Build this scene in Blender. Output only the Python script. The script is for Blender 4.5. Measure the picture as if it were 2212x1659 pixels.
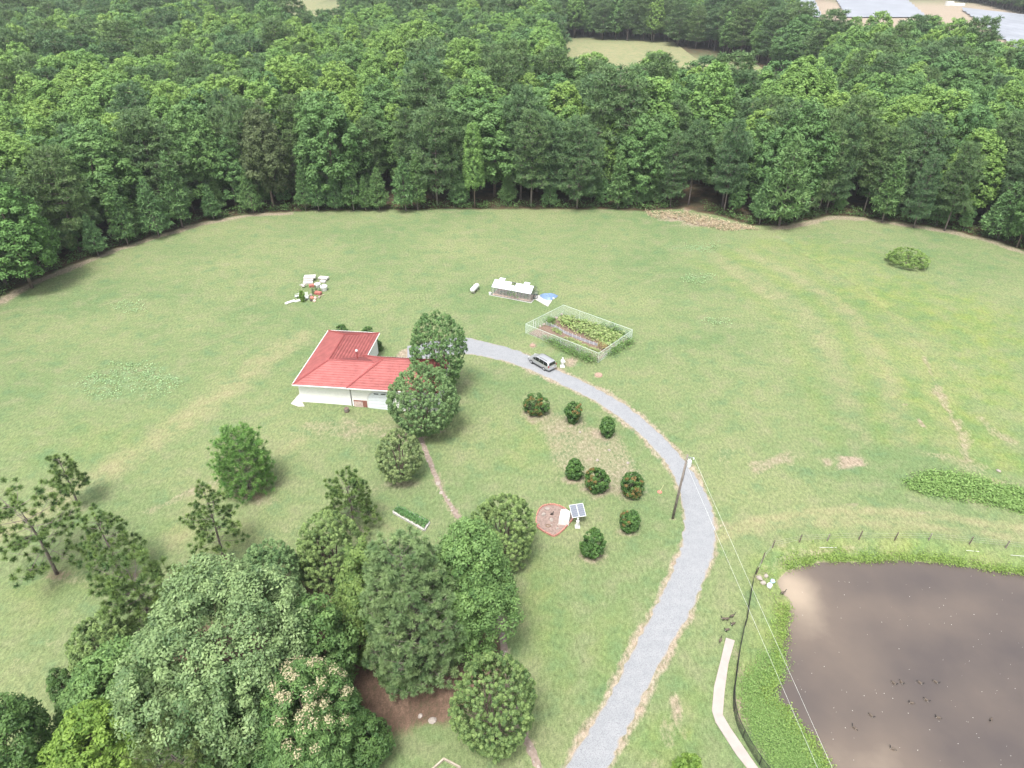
import bpy, bmesh, math, random
import numpy as np
from mathutils import Vector, Matrix, Euler

for o in list(bpy.data.objects):
    bpy.data.objects.remove(o)
SC = bpy.context.scene
COL = SC.collection
PI = math.pi
rad = math.radians

# ------------------------------------------------------------------ camera, sky, sun, exposure
CAM_H = 62.0
PITCH = rad(33.2)
cd = bpy.data.cameras.new('camera'); cam = bpy.data.objects.new('camera', cd); COL.objects.link(cam)
cam.location = (0, 0, CAM_H); cam.rotation_euler = (PI/2 - PITCH, 0, 0)
cd.sensor_width = 36; cd.lens = 25.0; cd.clip_start = 0.5; cd.clip_end = 12000
SC.camera = cam
SUN_EL, SUN_AZ = rad(66), rad(200)          # azimuth of the light: from the camera side, a little to the left
w = bpy.data.worlds.new('World'); SC.world = w; w.use_nodes = True
nt = w.node_tree; nt.nodes.clear()
sky = nt.nodes.new('ShaderNodeTexSky'); sky.sky_type = 'NISHITA'; sky.sun_disc = False
sky.sun_elevation = SUN_EL; sky.sun_rotation = SUN_AZ
sky.air_density = 1.0; sky.dust_density = 5.0; sky.ozone_density = 0.6
bg = nt.nodes.new('ShaderNodeBackground'); bg.inputs['Strength'].default_value = 0.12
wo = nt.nodes.new('ShaderNodeOutputWorld')
hs = nt.nodes.new('ShaderNodeHueSaturation'); hs.inputs['Saturation'].default_value = 0.38   # thin cloud greys the blue
nt.links.new(sky.outputs[0], hs.inputs['Color']); nt.links.new(hs.outputs[0], bg.inputs[0]); nt.links.new(bg.outputs[0], wo.inputs[0])
sl = bpy.data.lights.new('sun', 'SUN'); sun = bpy.data.objects.new('sun', sl); COL.objects.link(sun)
sl.energy = 1.5; sl.angle = rad(16); sl.color = (1.0, 0.975, 0.94)
sdir = Vector((math.sin(SUN_AZ)*math.cos(SUN_EL), math.cos(SUN_AZ)*math.cos(SUN_EL), math.sin(SUN_EL)))
sun.rotation_euler = sdir.to_track_quat('Z', 'Y').to_euler()
SC.view_settings.view_transform = 'Standard'; SC.view_settings.look = 'None'
SC.view_settings.gamma = 1.0; SC.view_settings.use_curve_mapping = False
SC.view_settings.exposure = 1.5
SC.render.engine = 'CYCLES'
SC.cycles.max_bounces = 5; SC.cycles.diffuse_bounces = 3; SC.cycles.glossy_bounces = 2
SC.cycles.transmission_bounces = 4; SC.cycles.transparent_max_bounces = 8; SC.cycles.volume_bounces = 0
SC.cycles.use_denoising = True

# ------------------------------------------------------------------ photograph coordinates -> ground
FPX = 25/36*2212          # coordinates read from the photograph at 2212 x 1659
def ray(x, y):
    u = (x-1106)/FPX; v = (829.5-y)/FPX
    return u, math.cos(PITCH)+v*math.sin(PITCH), -math.sin(PITCH)+v*math.cos(PITCH)
def gz(x, y, z=0.0):
    d = ray(x, y); t = (z-CAM_H)/d[2]
    return Vector((d[0]*t, d[1]*t, z))
def seg_dist(X, Y, pts, closed=False):
    best = np.full(np.shape(X), 1e9)
    n = len(pts)
    for i in range(n if closed else n-1):
        ax, ay = pts[i][0], pts[i][1]; bx, by = pts[(i+1) % n][0], pts[(i+1) % n][1]
        dx, dy = bx-ax, by-ay; L = dx*dx+dy*dy+1e-9
        t = np.clip(((X-ax)*dx+(Y-ay)*dy)/L, 0, 1)
        best = np.minimum(best, np.hypot(X-ax-t*dx, Y-ay-t*dy))
    return best
def inside(X, Y, pts):
    r = np.zeros(np.shape(X), bool); n = len(pts); j = n-1
    for i in range(n):
        xi, yi = pts[i][0], pts[i][1]; xj, yj = pts[j][0], pts[j][1]
        c = ((yi > Y) != (yj > Y)) & (X < (xj-xi)*(Y-yi)/(yj-yi+1e-12)+xi)
        r ^= c; j = i
    return r
def sdist(X, Y, pts):
    d = seg_dist(X, Y, pts, True)
    return np.where(inside(X, Y, pts), d, -d)
def sstep(a, b, x):
    t = np.clip((x-a)/(b-a), 0, 1); return t*t*(3-2*t)
def spline(pts, n):
    P = [np.array(p[:2], float) for p in pts]; P = [2*P[0]-P[1]]+P+[2*P[-1]-P[-2]]
    out = []
    m = len(P)-3
    for k in range(n):
        s = k/(n-1)*m; i = min(int(s), m-1); t = s-i
        a, b, c, d = P[i], P[i+1], P[i+2], P[i+3]
        out.append(0.5*((2*b)+(-a+c)*t+(2*a-5*b+4*c-d)*t*t+(-a+3*b-3*c+d)*t**3))
    return out

WL = -0.6
POND_PX = [(1680,1255),(1704,1234),(1743,1222),(1769,1216),(1848,1216),(1938,1214),(2028,1217),(2136,1234),(2212,1243),(2330,1262),(2480,1310),(2560,1500),
           (2480,1760),(2250,1900),(1990,1900),(1860,1760),(1801,1659),(1769,1621),(1760,1596),(1734,1573),(1709,1538),(1683,1512),(1661,1494),(1681,1482),
           (1693,1429),(1699,1372),(1706,1333),(1711,1298),(1688,1272)]
POND = [gz(x, y, WL) for x, y in POND_PX]
DITCH = [gz(x, y) for x, y in [(1690,515),(1740,550),(1830,600),(1900,650),(1960,700),(1995,745),(2010,800),(2040,870),(2075,930),(2090,990)]]
DIP = gz(880, 900)
def hz(X, Y):
    X = np.asarray(X, float); Y = np.asarray(Y, float)
    s = sdist(X, Y, POND)
    z = np.where(s > 0, WL-np.minimum(s*0.35, 1.2), WL*(1-sstep(0, 4.0, -s)))
    z = z - 0.22*np.exp(-(seg_dist(X, Y, DITCH)/0.6)**2)
    z = z - 0.55*np.exp(-(((X-DIP.x)/8)**2+((Y-DIP.y)/6)**2))
    return z
def h1(x, y): return float(hz(np.array([x]), np.array([y]))[0])
def g(x, y, dz=0.0):
    z = 0.0
    for _ in range(5):
        p = gz(x, y, z); z = h1(p.x, p.y)
    return Vector((p.x, p.y, z+dz))
def tall(p, ytop):
    """height of an upright thing standing at p whose top shows at picture height ytop"""
    d = ray(1106, ytop); return CAM_H+p.y*d[2]/d[1]-p.z
def pxm(p):
    """photo pixels (2212 frame) per metre at p"""
    c = p.y*math.cos(PITCH)+(CAM_H-p.z)*math.sin(PITCH); return FPX/c

# ------------------------------------------------------------------ materials
MATS = {}
def nodes(m):
    m.use_nodes = True; n = m.node_tree.nodes; return n, m.node_tree.links, n['Principled BSDF']
def mat(name, col, rough=0.8, metal=0.0, var=0.12, scale=3.0, bump=0.0, bscale=20.0, spec=0.3, col2=None, alpha=1.0, trans=0.0):
    if name in MATS: return MATS[name]
    m = bpy.data.materials.new(name); n, l, b = nodes(m)
    b.inputs['Roughness'].default_value = rough; b.inputs['Metallic'].default_value = metal
    b.inputs['Specular IOR Level'].default_value = spec
    geo = n.new('ShaderNodeNewGeometry'); oi = n.new('ShaderNodeObjectInfo')
    tx = n.new('ShaderNodeTexNoise'); tx.inputs['Scale'].default_value = scale; tx.inputs['Detail'].default_value = 5
    l.new(geo.outputs['Position'], tx.inputs['Vector'])
    mx = n.new('ShaderNodeMix'); mx.data_type = 'RGBA'
    c2 = col2 if col2 else tuple(max(0, c*(1-2.2*var)) for c in col)
    mx.inputs[6].default_value = (*col, 1); mx.inputs[7].default_value = (*c2, 1)
    rp = n.new('ShaderNodeMapRange'); rp.inputs[1].default_value = .35; rp.inputs[2].default_value = .7
    l.new(tx.outputs[0], rp.inputs[0]); l.new(rp.outputs[0], mx.inputs[0]); l.new(mx.outputs[2], b.inputs['Base Color'])
    if bump:
        t2 = n.new('ShaderNodeTexNoise'); t2.inputs['Scale'].default_value = bscale; t2.inputs['Detail'].default_value = 4
        l.new(geo.outputs['Position'], t2.inputs['Vector'])
        bp = n.new('ShaderNodeBump'); bp.inputs['Strength'].default_value = bump; bp.inputs['Distance'].default_value = .05
        l.new(t2.outputs[0], bp.inputs['Height']); l.new(bp.outputs[0], b.inputs['Normal'])
    if alpha < 1: b.inputs['Alpha'].default_value = alpha
    if trans: b.inputs['Transmission Weight'].default_value = trans
    MATS[name] = m; return m
def leaf_mat(name, dark, light, dark2=None, light2=None, transl=0.3, rough=0.55, spec=0.25):
    """dark/light: older and younger leaves of one tree; the second pair is the other end of the range between trees"""
    if name in MATS: return MATS[name]
    m = bpy.data.materials.new(name); n, l, b = nodes(m)
    at = n.new('ShaderNodeAttribute'); at.attribute_name = 'tone'
    oi = n.new('ShaderNodeObjectInfo')
    def mix(a, c, fac):
        x = n.new('ShaderNodeMix'); x.data_type = 'RGBA'
        for s, v in ((6, a), (7, c)):
            if isinstance(v, tuple): x.inputs[s].default_value = (*v, 1)
            else: l.new(v, x.inputs[s])
        l.new(fac, x.inputs[0]); return x.outputs[2]
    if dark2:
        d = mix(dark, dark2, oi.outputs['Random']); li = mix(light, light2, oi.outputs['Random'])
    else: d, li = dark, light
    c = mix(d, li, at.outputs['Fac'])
    l.new(c, b.inputs['Base Color']); b.inputs['Roughness'].default_value = rough; b.inputs['Specular IOR Level'].default_value = spec
    tr = n.new('ShaderNodeBsdfTranslucent'); l.new(c, tr.inputs[0])
    ms = n.new('ShaderNodeMixShader'); ms.inputs[0].default_value = transl
    l.new(b.outputs[0], ms.inputs[1]); l.new(tr.outputs[0], ms.inputs[2])
    l.new(ms.outputs[0], n['Material Output'].inputs[0])
    MATS[name] = m; return m

BARK = mat('bark', (.17,.13,.105), .9, var=.2, scale=4, bump=.4)
PINEBARK = mat('pine_bark', (.20,.165,.15), .9, var=.2, scale=4, bump=.4)
WHITE = mat('white_paint', (.62,.62,.605), .6, var=.05)
WHITEM = mat('white_metal', (.58,.60,.60), .45, var=.04)
STUCCO = mat('cream_stucco', (.80,.79,.765), .85, var=.03, bump=.1, bscale=30)
WOODGREY = mat('grey_wood', (.22,.19,.165), .9, var=.2)
WOODPOST = mat('post_wood', (.13,.10,.08), .9, var=.2)
BLACKM = mat('black_metal', (.018,.018,.02), .5)
DKGREEN = mat('green_metal', (.02,.045,.035), .45)
GALV = mat('galvanised', (.45,.46,.47), .4, metal=.7)
CONC = mat('concrete', (.52,.47,.43), .9, var=.08, scale=1.5, bump=.15)
CONCW = mat('white_concrete', (.47,.45,.425), .9, var=.08, scale=2, bump=.15)
STONE = mat('pale_stone', (.34,.30,.265), .9, var=.15, scale=6, bump=.3)
REDROOF = mat('red_tile', (.345,.105,.098), .65, var=.12, scale=.9, spec=.3)
REDTRIM = mat('red_trim', (.27,.06,.056), .5, var=.08, spec=.5)
TERRA = mat('terracotta', (.42,.19,.14), .85, var=.12)
SOIL = mat('garden_soil', (.20,.14,.105), .95, var=.2, scale=5, bump=.4)

# ------------------------------------------------------------------ mesh helpers
def npmesh(name, V, F, mats, tone=None, midx=None, smooth=False):
    """V n x 3, F m x k (all faces with k corners)"""
    me = bpy.data.meshes.new(name); V = np.asarray(V, np.float32); F = np.asarray(F, np.int32)
    k = F.shape[1]; nf = len(F)
    me.vertices.add(len(V)); me.vertices.foreach_set('co', V.ravel())
    me.loops.add(nf*k); me.loops.foreach_set('vertex_index', F.ravel())
    me.polygons.add(nf); me.polygons.foreach_set('loop_start', np.arange(0, nf*k, k, dtype=np.int32))
    me.polygons.foreach_set('loop_total', np.full(nf, k, np.int32))
    if midx is not None: me.polygons.foreach_set('material_index', np.asarray(midx, np.int32))
    if smooth: me.polygons.foreach_set('use_smooth', np.ones(nf, bool))
    for m in (mats if isinstance(mats, (list, tuple)) else [mats]): me.materials.append(m)
    if tone is not None:
        a = me.attributes.new('tone', 'FLOAT', 'FACE'); a.data.foreach_set('value', np.asarray(tone, np.float32))
    me.update(calc_edges=True); return me
class MB:
    def __init__(s): s.v = []; s.f = []; s.m = []
    def add(s, vs, fs, mi=0):
        n = len(s.v); s.v += [tuple(x) for x in vs]; s.f += [tuple(i+n for i in f) for f in fs]; s.m += [mi]*len(fs); return s
    def box(s, c, d, rz=0.0, mi=0, M=None):
        x, y, z = d[0]/2, d[1]/2, d[2]/2
        R = M if M is not None else Matrix.Rotation(rz, 3, 'Z')
        vs = [R @ Vector(p)+Vector(c) for p in [(-x,-y,-z),(x,-y,-z),(x,y,-z),(-x,y,-z),(-x,-y,z),(x,-y,z),(x,y,z),(-x,y,z)]]
        return s.add(vs, [(3,2,1,0),(4,5,6,7),(0,1,5,4),(1,2,6,5),(2,3,7,6),(3,0,4,7)], mi)
    def bar(s, a, b, wd, ht=None, mi=0):
        a = Vector(a); b = Vector(b); d = b-a; L = d.length
        if L < 1e-6: return s
        q = d.to_track_quat('X', 'Z').to_matrix()
        return s.box((a+b)/2, (L, wd, ht or wd), M=q, mi=mi)
    def tube(s, pts, rs, n=6, mi=0, cap=True):
        pts = [Vector(p) for p in pts]; vs = []; fs = []
        for i, p in enumerate(pts):
            d = (pts[min(i+1, len(pts)-1)]-pts[max(i-1, 0)]).normalized()
            u = d.cross(Vector((0,0,1)) if abs(d.z) < .9 else Vector((1,0,0))).normalized(); v = d.cross(u)
            for k in range(n):
                a = 2*PI*k/n; vs.append(p+(u*math.cos(a)+v*math.sin(a))*rs[i])
        for i in range(len(pts)-1):
            for k in range(n):
                fs.append((i*n+k, i*n+(k+1) % n, (i+1)*n+(k+1) % n, (i+1)*n+k))
        if cap: fs += [tuple(range(n))[::-1], tuple((len(pts)-1)*n+k for k in range(n))]
        return s.add(vs, fs, mi)
    def lathe(s, prof, n=12, c=(0,0,0), mi=0, sx=1, sy=1):
        vs = []; fs = []
        for r, z in prof:
            for k in range(n):
                a = 2*PI*k/n; vs.append((c[0]+r*sx*math.cos(a), c[1]+r*sy*math.sin(a), c[2]+z))
        for i in range(len(prof)-1):
            for k in range(n): fs.append((i*n+k, i*n+(k+1) % n, (i+1)*n+(k+1) % n, (i+1)*n+k))
        fs += [tuple(range(n))[::-1], tuple((len(prof)-1)*n+k for k in range(n))]
        return s.add(vs, fs, mi)
    def prism(s, pts, z0, z1, mi=0):
        n = len(pts); vs = [(p[0], p[1], z0) for p in pts]+[(p[0], p[1], z1) for p in pts]
        return s.add(vs, [tuple(range(n))[::-1], tuple(range(n, 2*n))]+[(i, (i+1) % n, n+(i+1) % n, n+i) for i in range(n)], mi)
    def blob(s, c, r, rng, n=8, rings=5, rough=.25, mi=0):
        vs = [(c[0], c[1], c[2]-r[2])]; 
        for i in range(1, rings):
            t = PI*i/rings
            for k in range(n):
                a = 2*PI*k/n; q = 1+rng.uniform(-rough, rough)
                vs.append((c[0]+r[0]*q*math.sin(t)*math.cos(a), c[1]+r[1]*q*math.sin(t)*math.sin(a), c[2]-r[2]*math.cos(t)*(1+rng.uniform(-rough, rough)*.5)))
        vs.append((c[0], c[1], c[2]+r[2])); L = len(vs)-1; fs = [(0, 1+(k+1) % n, 1+k) for k in range(n)]
        for i in range(rings-2):
            for k in range(n): fs.append((1+i*n+k, 1+i*n+(k+1) % n, 1+(i+1)*n+(k+1) % n, 1+(i+1)*n+k))
        fs += [(L, 1+(rings-2)*n+k, 1+(rings-2)*n+(k+1) % n) for k in range(n)]
        return s.add(vs, fs, mi)
    def mesh(s, name, mats, smooth=False):
        me = bpy.data.meshes.new(name); me.from_pydata(s.v, [], s.f)
        for m in (mats if isinstance(mats, (list, tuple)) else [mats]): me.materials.append(m)
        me.polygons.foreach_set('material_index', np.array(s.m, np.int32))
        if smooth: me.polygons.foreach_set('use_smooth', np.ones(len(s.f), bool))
        me.update(); return me
    def build(s, name, mats, parent=None, loc=(0,0,0), smooth=False, rz=0):
        return link(name, s.mesh(name, mats, smooth), parent, loc, rz)
def link(name, me, parent=None, loc=(0,0,0), rz=0):
    o = bpy.data.objects.new(name, me); COL.objects.link(o); o.location = loc; o.rotation_euler = (0,0,rz)
    if parent is not None: o.parent = parent
    return o
def tag(o, label=None, cat=None, group=None, kind=None):
    if label: o['label'] = label
    if cat: o['category'] = cat
    if group: o['group'] = group
    if kind: o['kind'] = kind
    return o
def thing(name, label, cat, loc=(0,0,0), rz=0, group=None):
    o = bpy.data.objects.new(name, None); COL.objects.link(o); o.empty_display_size = .2
    o.location = loc; o.rotation_euler = (0,0,rz); return tag(o, label, cat, group)

# ------------------------------------------------------------------ ground
EDGE_PX = [(-420,880),(-260,790),(-120,712),(0,648),(60,612),(140,580),(230,545),(330,512),(430,482),(540,462),(700,456),(900,454),(1100,453),(1300,453),(1400,457),
           (1480,450),(1560,470),(1620,488),(1700,488),(1790,468),(1860,470),(1950,483),(2050,498),(2140,518),(2212,543),(2330,590),(2500,670)]
EDGE = [gz(x, y) for x, y in EDGE_PX]
FOREST = [(p.x, p.y) for p in EDGE]+[(400, 130), (1800, 300), (1800, 1500), (-1800, 1500), (-1800, 300), (-400, 110)]
FIELD = [gz(x, y) for x, y in [(1204,84),(1330,88),(1430,97),(1540,115),(1640,145),(1760,188),(1790,345),(1500,306),(1350,300),(1204,270)]]
FIELD2 = [gz(x, y) for x, y in [(590,-30),(745,-30),(750,140),(600,140)]]
SOLAR = [gz(x, y) for x, y in [(1690,-18),(1990,-14),(2110,10),(2215,32),(2420,75),(2420,360),(2212,290),(2130,250),(2050,198),(1960,172),(1850,168),(1700,135)]]
DRIVE_L = [(1150,1800),(1222,1659),(1290,1553),(1350,1440),(1400,1340),(1440,1262),(1468,1190),(1477,1130),(1472,1075),(1455,1025),(1430,988),(1390,945),(1340,903),(1280,864),(1220,834),(1150,801),(1080,778),(1006,765),(940,772),(880,782)]
DRIVE_R = [(1265,1800),(1315,1659),(1360,1565),(1415,1455),(1468,1360),(1508,1285),(1535,1220),(1545,1165),(1540,1110),(1521,1060),(1490,1010),(1450,962),(1400,914),(1340,868),(1270,830),(1200,797),(1130,762),(1060,742),(990,729),(880,748)]
DL = spline([gz(*p) for p in DRIVE_L], 170); DR = spline([gz(*p) for p in DRIVE_R], 170)
DC = [(a+b)/2 for a, b in zip(DL, DR)]; DWID = [np.linalg.norm(a-b)/2 for a, b in zip(DL, DR)]

def axis(lo, hi, step, far, grow=1.35):
    a = list(np.arange(lo, hi+1e-6, step)); s = step; x = a[0]; left = []
    while x > -far: s *= grow; x -= s; left.append(x)
    s = step; x = a[-1]; right = []
    while x < far: s *= grow; x += s; right.append(x)
    return np.array(left[::-1]+a+right)
gx = axis(-118, 135, .55, 4000); gy = axis(28, 190, .55, 4000)
X, Y = np.meshgrid(gx, gy); Z = np.zeros_like(X)
near = (X > -150) & (X < 200) & (Y > -20) & (Y < 230)
Z[near] = hz(X[near], Y[near])
rs = np.random.RandomState(3)
def vnoise(X, Y, sc, seed=0):
    r = np.random.RandomState(seed); T = r.rand(256, 256)
    x = X/sc; y = Y/sc; xi = np.floor(x).astype(int); yi = np.floor(y).astype(int); fx = x-xi; fy = y-yi
    fx = fx*fx*(3-2*fx); fy = fy*fy*(3-2*fy)
    a = T[xi % 256, yi % 256]; b = T[(xi+1) % 256, yi % 256]; c = T[xi % 256, (yi+1) % 256]; d = T[(xi+1) % 256, (yi+1) % 256]
    return (a*(1-fx)+b*fx)*(1-fy)+(c*(1-fx)+d*fx)*fy
def fbm(X, Y, sc, seed=0):
    return (vnoise(X, Y, sc, seed)*.5+vnoise(X, Y, sc/2.1, seed+1)*.3+vnoise(X, Y, sc/4.3, seed+2)*.2)
NS = fbm(X, Y, 3.0, 5)-.5; NS2 = fbm(X, Y, 1.3, 15)-.5
Z += np.where(near & (sdist(X, Y, POND) < -2), (fbm(X, Y, 9, 2)-.5)*.10*sstep(2, 5, seg_dist(X, Y, DC)), 0)
dirt = np.zeros_like(X); dry = np.zeros_like(X); litter = np.zeros_like(X); lush = np.zeros_like(X); weed = np.zeros_like(X); tan = np.zeros_like(X); redstraw_d = np.zeros_like(X)
def spot(A, x, y, rx, ry, s, soft=.85):
    c = gz(x, y); k = pxm(c); ax = rx/k; ay = ry/(k*math.sin(math.atan2(CAM_H, c.y)))
    d = np.sqrt(((X-c.x)/ax)**2+((Y-c.y)/ay)**2)+NS*1.5+NS2*1.2
    np.maximum(A, s*(1-sstep(1-soft, 1+soft*.4, d)), out=A)
def poly(A, pts, s, soft=1.2, jit=2.0):
    d = sdist(X, Y, [gz(*p) for p in pts])+NS*jit
    np.maximum(A, s*sstep(-soft, soft, d), out=A)
def strip(A, pts, wid, s, soft=.5, jit=1.0):
    d = seg_dist(X, Y, [gz(*p) for p in pts])+NS*jit
    np.maximum(A, s*(1-sstep(wid*(1-soft), wid*(1+soft), d)), out=A)
# sandy margins of the drive
dd = seg_dist(X, Y, DC)-np.interp(0, [0], [0]); wv = np.full_like(X, 1.9)
np.maximum(tan, .78*(1-sstep(1.75, 2.5, dd+NS*1.3)), out=tan)
# forest floor
fs_ = sdist(X, Y, FOREST)
clear = np.maximum(np.maximum(sdist(X, Y, FIELD), sdist(X, Y, FIELD2)), sdist(X, Y, SOLAR))
litter = np.maximum(litter, np.where(clear > 0, 0, sstep(-.8, 1.5, fs_+NS*2)))
eb = np.where((X < -55) | (X > 62), .75, .25)
np.maximum(dirt, eb*(1-sstep(.6, 2.2, np.abs(fs_+.8)+NS*1.5)), out=dirt)
np.maximum(dry, np.where((sdist(X, Y, FIELD) > -3) | (sdist(X, Y, FIELD2) > -3), .7, 0), out=dry)
np.maximum(tan, np.where(sdist(X, Y, SOLAR) > -3, .95, 0), out=tan)
# bare earth, tracks, damp and weedy patches
for a in [(1830,998,50,17,.95),(1700,985,34,20,.6),(1640,1008,26,18,.6),(1560,985,30,22,.35),(2030,985,40,12,.45),(2075,935,22,30,.5),(2100,1010,36,20,.5),(1990,915,7,14,.8),(1955,873,8,4,.8),(2195,1045,60,15,.55),
          (2060,790,18,28,.45),(1560,1130,12,7,.5),(1850,1090,20,5,.6),(1990,1108,30,6,.6),(1700,1180,60,12,.3),(760,925,120,24,.42),(660,935,70,25,.3),(880,935,70,20,.75),(920,925,50,14,.6),
          (1460,470,60,8,.9),(1540,482,70,9,.9),(1620,492,50,6,.7),(1490,452,26,8,.95),(1150,747,10,6,.95),(1293,811,13,7,.95),(1232,783,18,9,.85),(1425,1062,8,4.5,.9),(1453,1120,10,6,.9),
          (1300,1120,16,8,.3),(484,1210,34,13,.8),(123,1250,70,22,.45),(275,1243,45,16,.6),(175,1097,26,12,.4),(540,1077,55,16,.55),(770,1150,60,18,.45),(640,1140,90,22,.3),(860,1045,60,18,.45),
          (1460,1530,16,55,.75),(1440,1590,22,40,.55),(1410,1650,26,22,.5),(1597,1440,10,50,.6),(1604,1545,14,40,.6),(1640,1300,14,30,.35),(1060,695,70,14,.22),(1320,840,60,10,.3),(110,1385,30,12,.35),(30,1420,40,25,.35),(170,1340,20,14,.35),
          (310,700,0.1,0.1,0),(1250,1000,60,14,.3)]:
    spot(dirt, *a)
poly(dirt, [(1138,893),(1190,888),(1330,938),(1388,1000),(1394,1062),(1345,1078),(1262,1052),(1222,1036),(1170,968)], .54, 1.5, 3)
for x, y, r in [(1158,893,36),(1238,915,34),(1311,941,32),(1241,1035,34),(1290,1062,38),(1366,1072,34),(1360,1150,30),(1281,1203,30)]:
    spot(dirt, x, y, r, r*.5, .75)
poly(litter, [(770,1400),(1010,1425),(1090,1400),(1080,1475),(1015,1510),(990,1560),(900,1590),(830,1560)], .0, 1, 2)
redstraw = redstraw_d.copy()
for pts, s in [([(620,1250),(960,1330),(1080,1360),(1090,1440),(1010,1500),(985,1560),(900,1590),(820,1600),(700,1660),(300,1640),(260,1440)], .95)]:
    d = sdist(X, Y, [gz(*p) for p in pts])+NS*4; np.maximum(redstraw, s*sstep(-1.6, 1.6, d), out=redstraw)
for a in [(484,1208,26,10,.8),(125,1245,40,14,.5),(270,1243,30,12,.7),(540,1072,34,10,.6),(850,1140,50,16,.3),(600,1290,150,40,.5),(1490,450,20,10,.9)]: spot(redstraw, *a)
PATH_PX = [(905,935),(918,970),(940,1025),(962,1075),(990,1118),(1040,1230),(1078,1340),(1090,1420),(1105,1500),(1128,1575),(1165,1659),(1200,1740)]
strip(dirt, PATH_PX, .55, .6, .6, .8)
strip(dry, [(0,1145),(110,1090),(200,1035),(330,955),(470,860),(560,790),(650,725)], 2.0, .55, .9, 2.5)
strip(dry, [(370,1180),(440,1055),(560,1000),(640,960)], 1.2, .4, .8, 2)
strip(dirt, [(320,1105),(420,1060),(470,1040)], .7, .45, .8, 1.2)
strip(dry, [(1560,1160),(1640,1125),(1750,1108),(1900,1103),(2050,1118),(2212,1142),(2350,1170)], .8, .65, .8, .8)
strip(dry, [(1600,1150),(1700,1128),(1850,1128),(2000,1138),(2212,1165),(2350,1200)], .7, .5, .8, .8)
for k, (o, s_) in enumerate([(-26,.30),(-62,.40),(-110,.34),(-165,.3),(-230,.22),(34,.3),(80,.25)]):
    strip(dry if k % 2 else lush, [(1640+o*.6,530+abs(o)*.15),(1740+o*.75,575+abs(o)*.12),(1840+o*.85,630+abs(o)*.1),(1920+o*.95,700),(1970+o,790),(2000+o,880),(2010+o*.9,950)], 1.6, s_*(.85 if k % 2 else 1.6), 1.0, 2.2)
strip(dry, [(1550,560),(1620,610),(1665,640)], 1.2, .4, .8, 2)
strip(dirt, [(1995,745),(2010,800),(2040,870),(2075,930),(2090,990)], .35, .55, .9, 3.0)
strip(redstraw_d, [(1740,550),(1830,600),(1900,650),(1960,700),(1995,745),(2010,800),(2035,860)], .14, .62, .9, 1.6)
strip(dirt, [(2120,905),(2150,935),(2190,955)], .8, .5, .8, 2)
strip(dirt, [(1640,1250),(1680,1210),(1720,1190),(1800,1182),(1900,1180)], .7, .4, .8, 1.5)
poly(tan, [(1395,458),(1480,462),(1560,478),(1640,497),(1560,492),(1480,482),(1410,472)], .5, 1.0, 2)
for a in [(1490,445,20,14,.8)]: spot(tan, *a)
for a in [(270,830,110,40,.8),(275,660,30,14,.5),(1500,535,50,14,.6),(1510,600,50,12,.45),(1545,695,40,10,.4),(330,800,40,16,.6),(1225,740,20,10,.3),(1480,655,40,9,.3)]: spot(weed, *a, soft=.9)
for a in [(1720,530,120,18,.6),(1880,640,90,40,.9),(2090,700,130,90,.95),(1960,650,140,70,.8),(2060,900,110,120,.8),(1800,560,120,40,.6),(2150,830,100,80,.8),(2000,800,90,120,.7),(1850,560,200,22,.3),(2130,960,80,70,.9),(2120,1060,120,30,.8),(1130,960,80,60,.35),(1440,1620,90,70,.75),(1500,1520,40,60,.4),
          (1320,1400,60,120,.35),(1180,1350,60,150,.45),(1680,1430,30,180,.6),(230,950,170,60,.3),(100,1280,100,60,.35),(430,1150,120,40,.35),(1310,880,60,40,.2)]: spot(lush, *a, soft=.9)
s_p = sdist(X, Y, POND)
np.maximum(lush, .8*(1-sstep(1.5, 5, -s_p+NS*3)), out=lush)
np.maximum(dirt, .9*sstep(-.35, .1, s_p), out=dirt)
nx, ny = len(gx), len(gy)
idx = np.arange(nx*ny).reshape(ny, nx)
F = np.stack([idx[:-1,:-1], idx[:-1,1:], idx[1:,1:], idx[1:,:-1]], -1).reshape(-1, 4)

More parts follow.
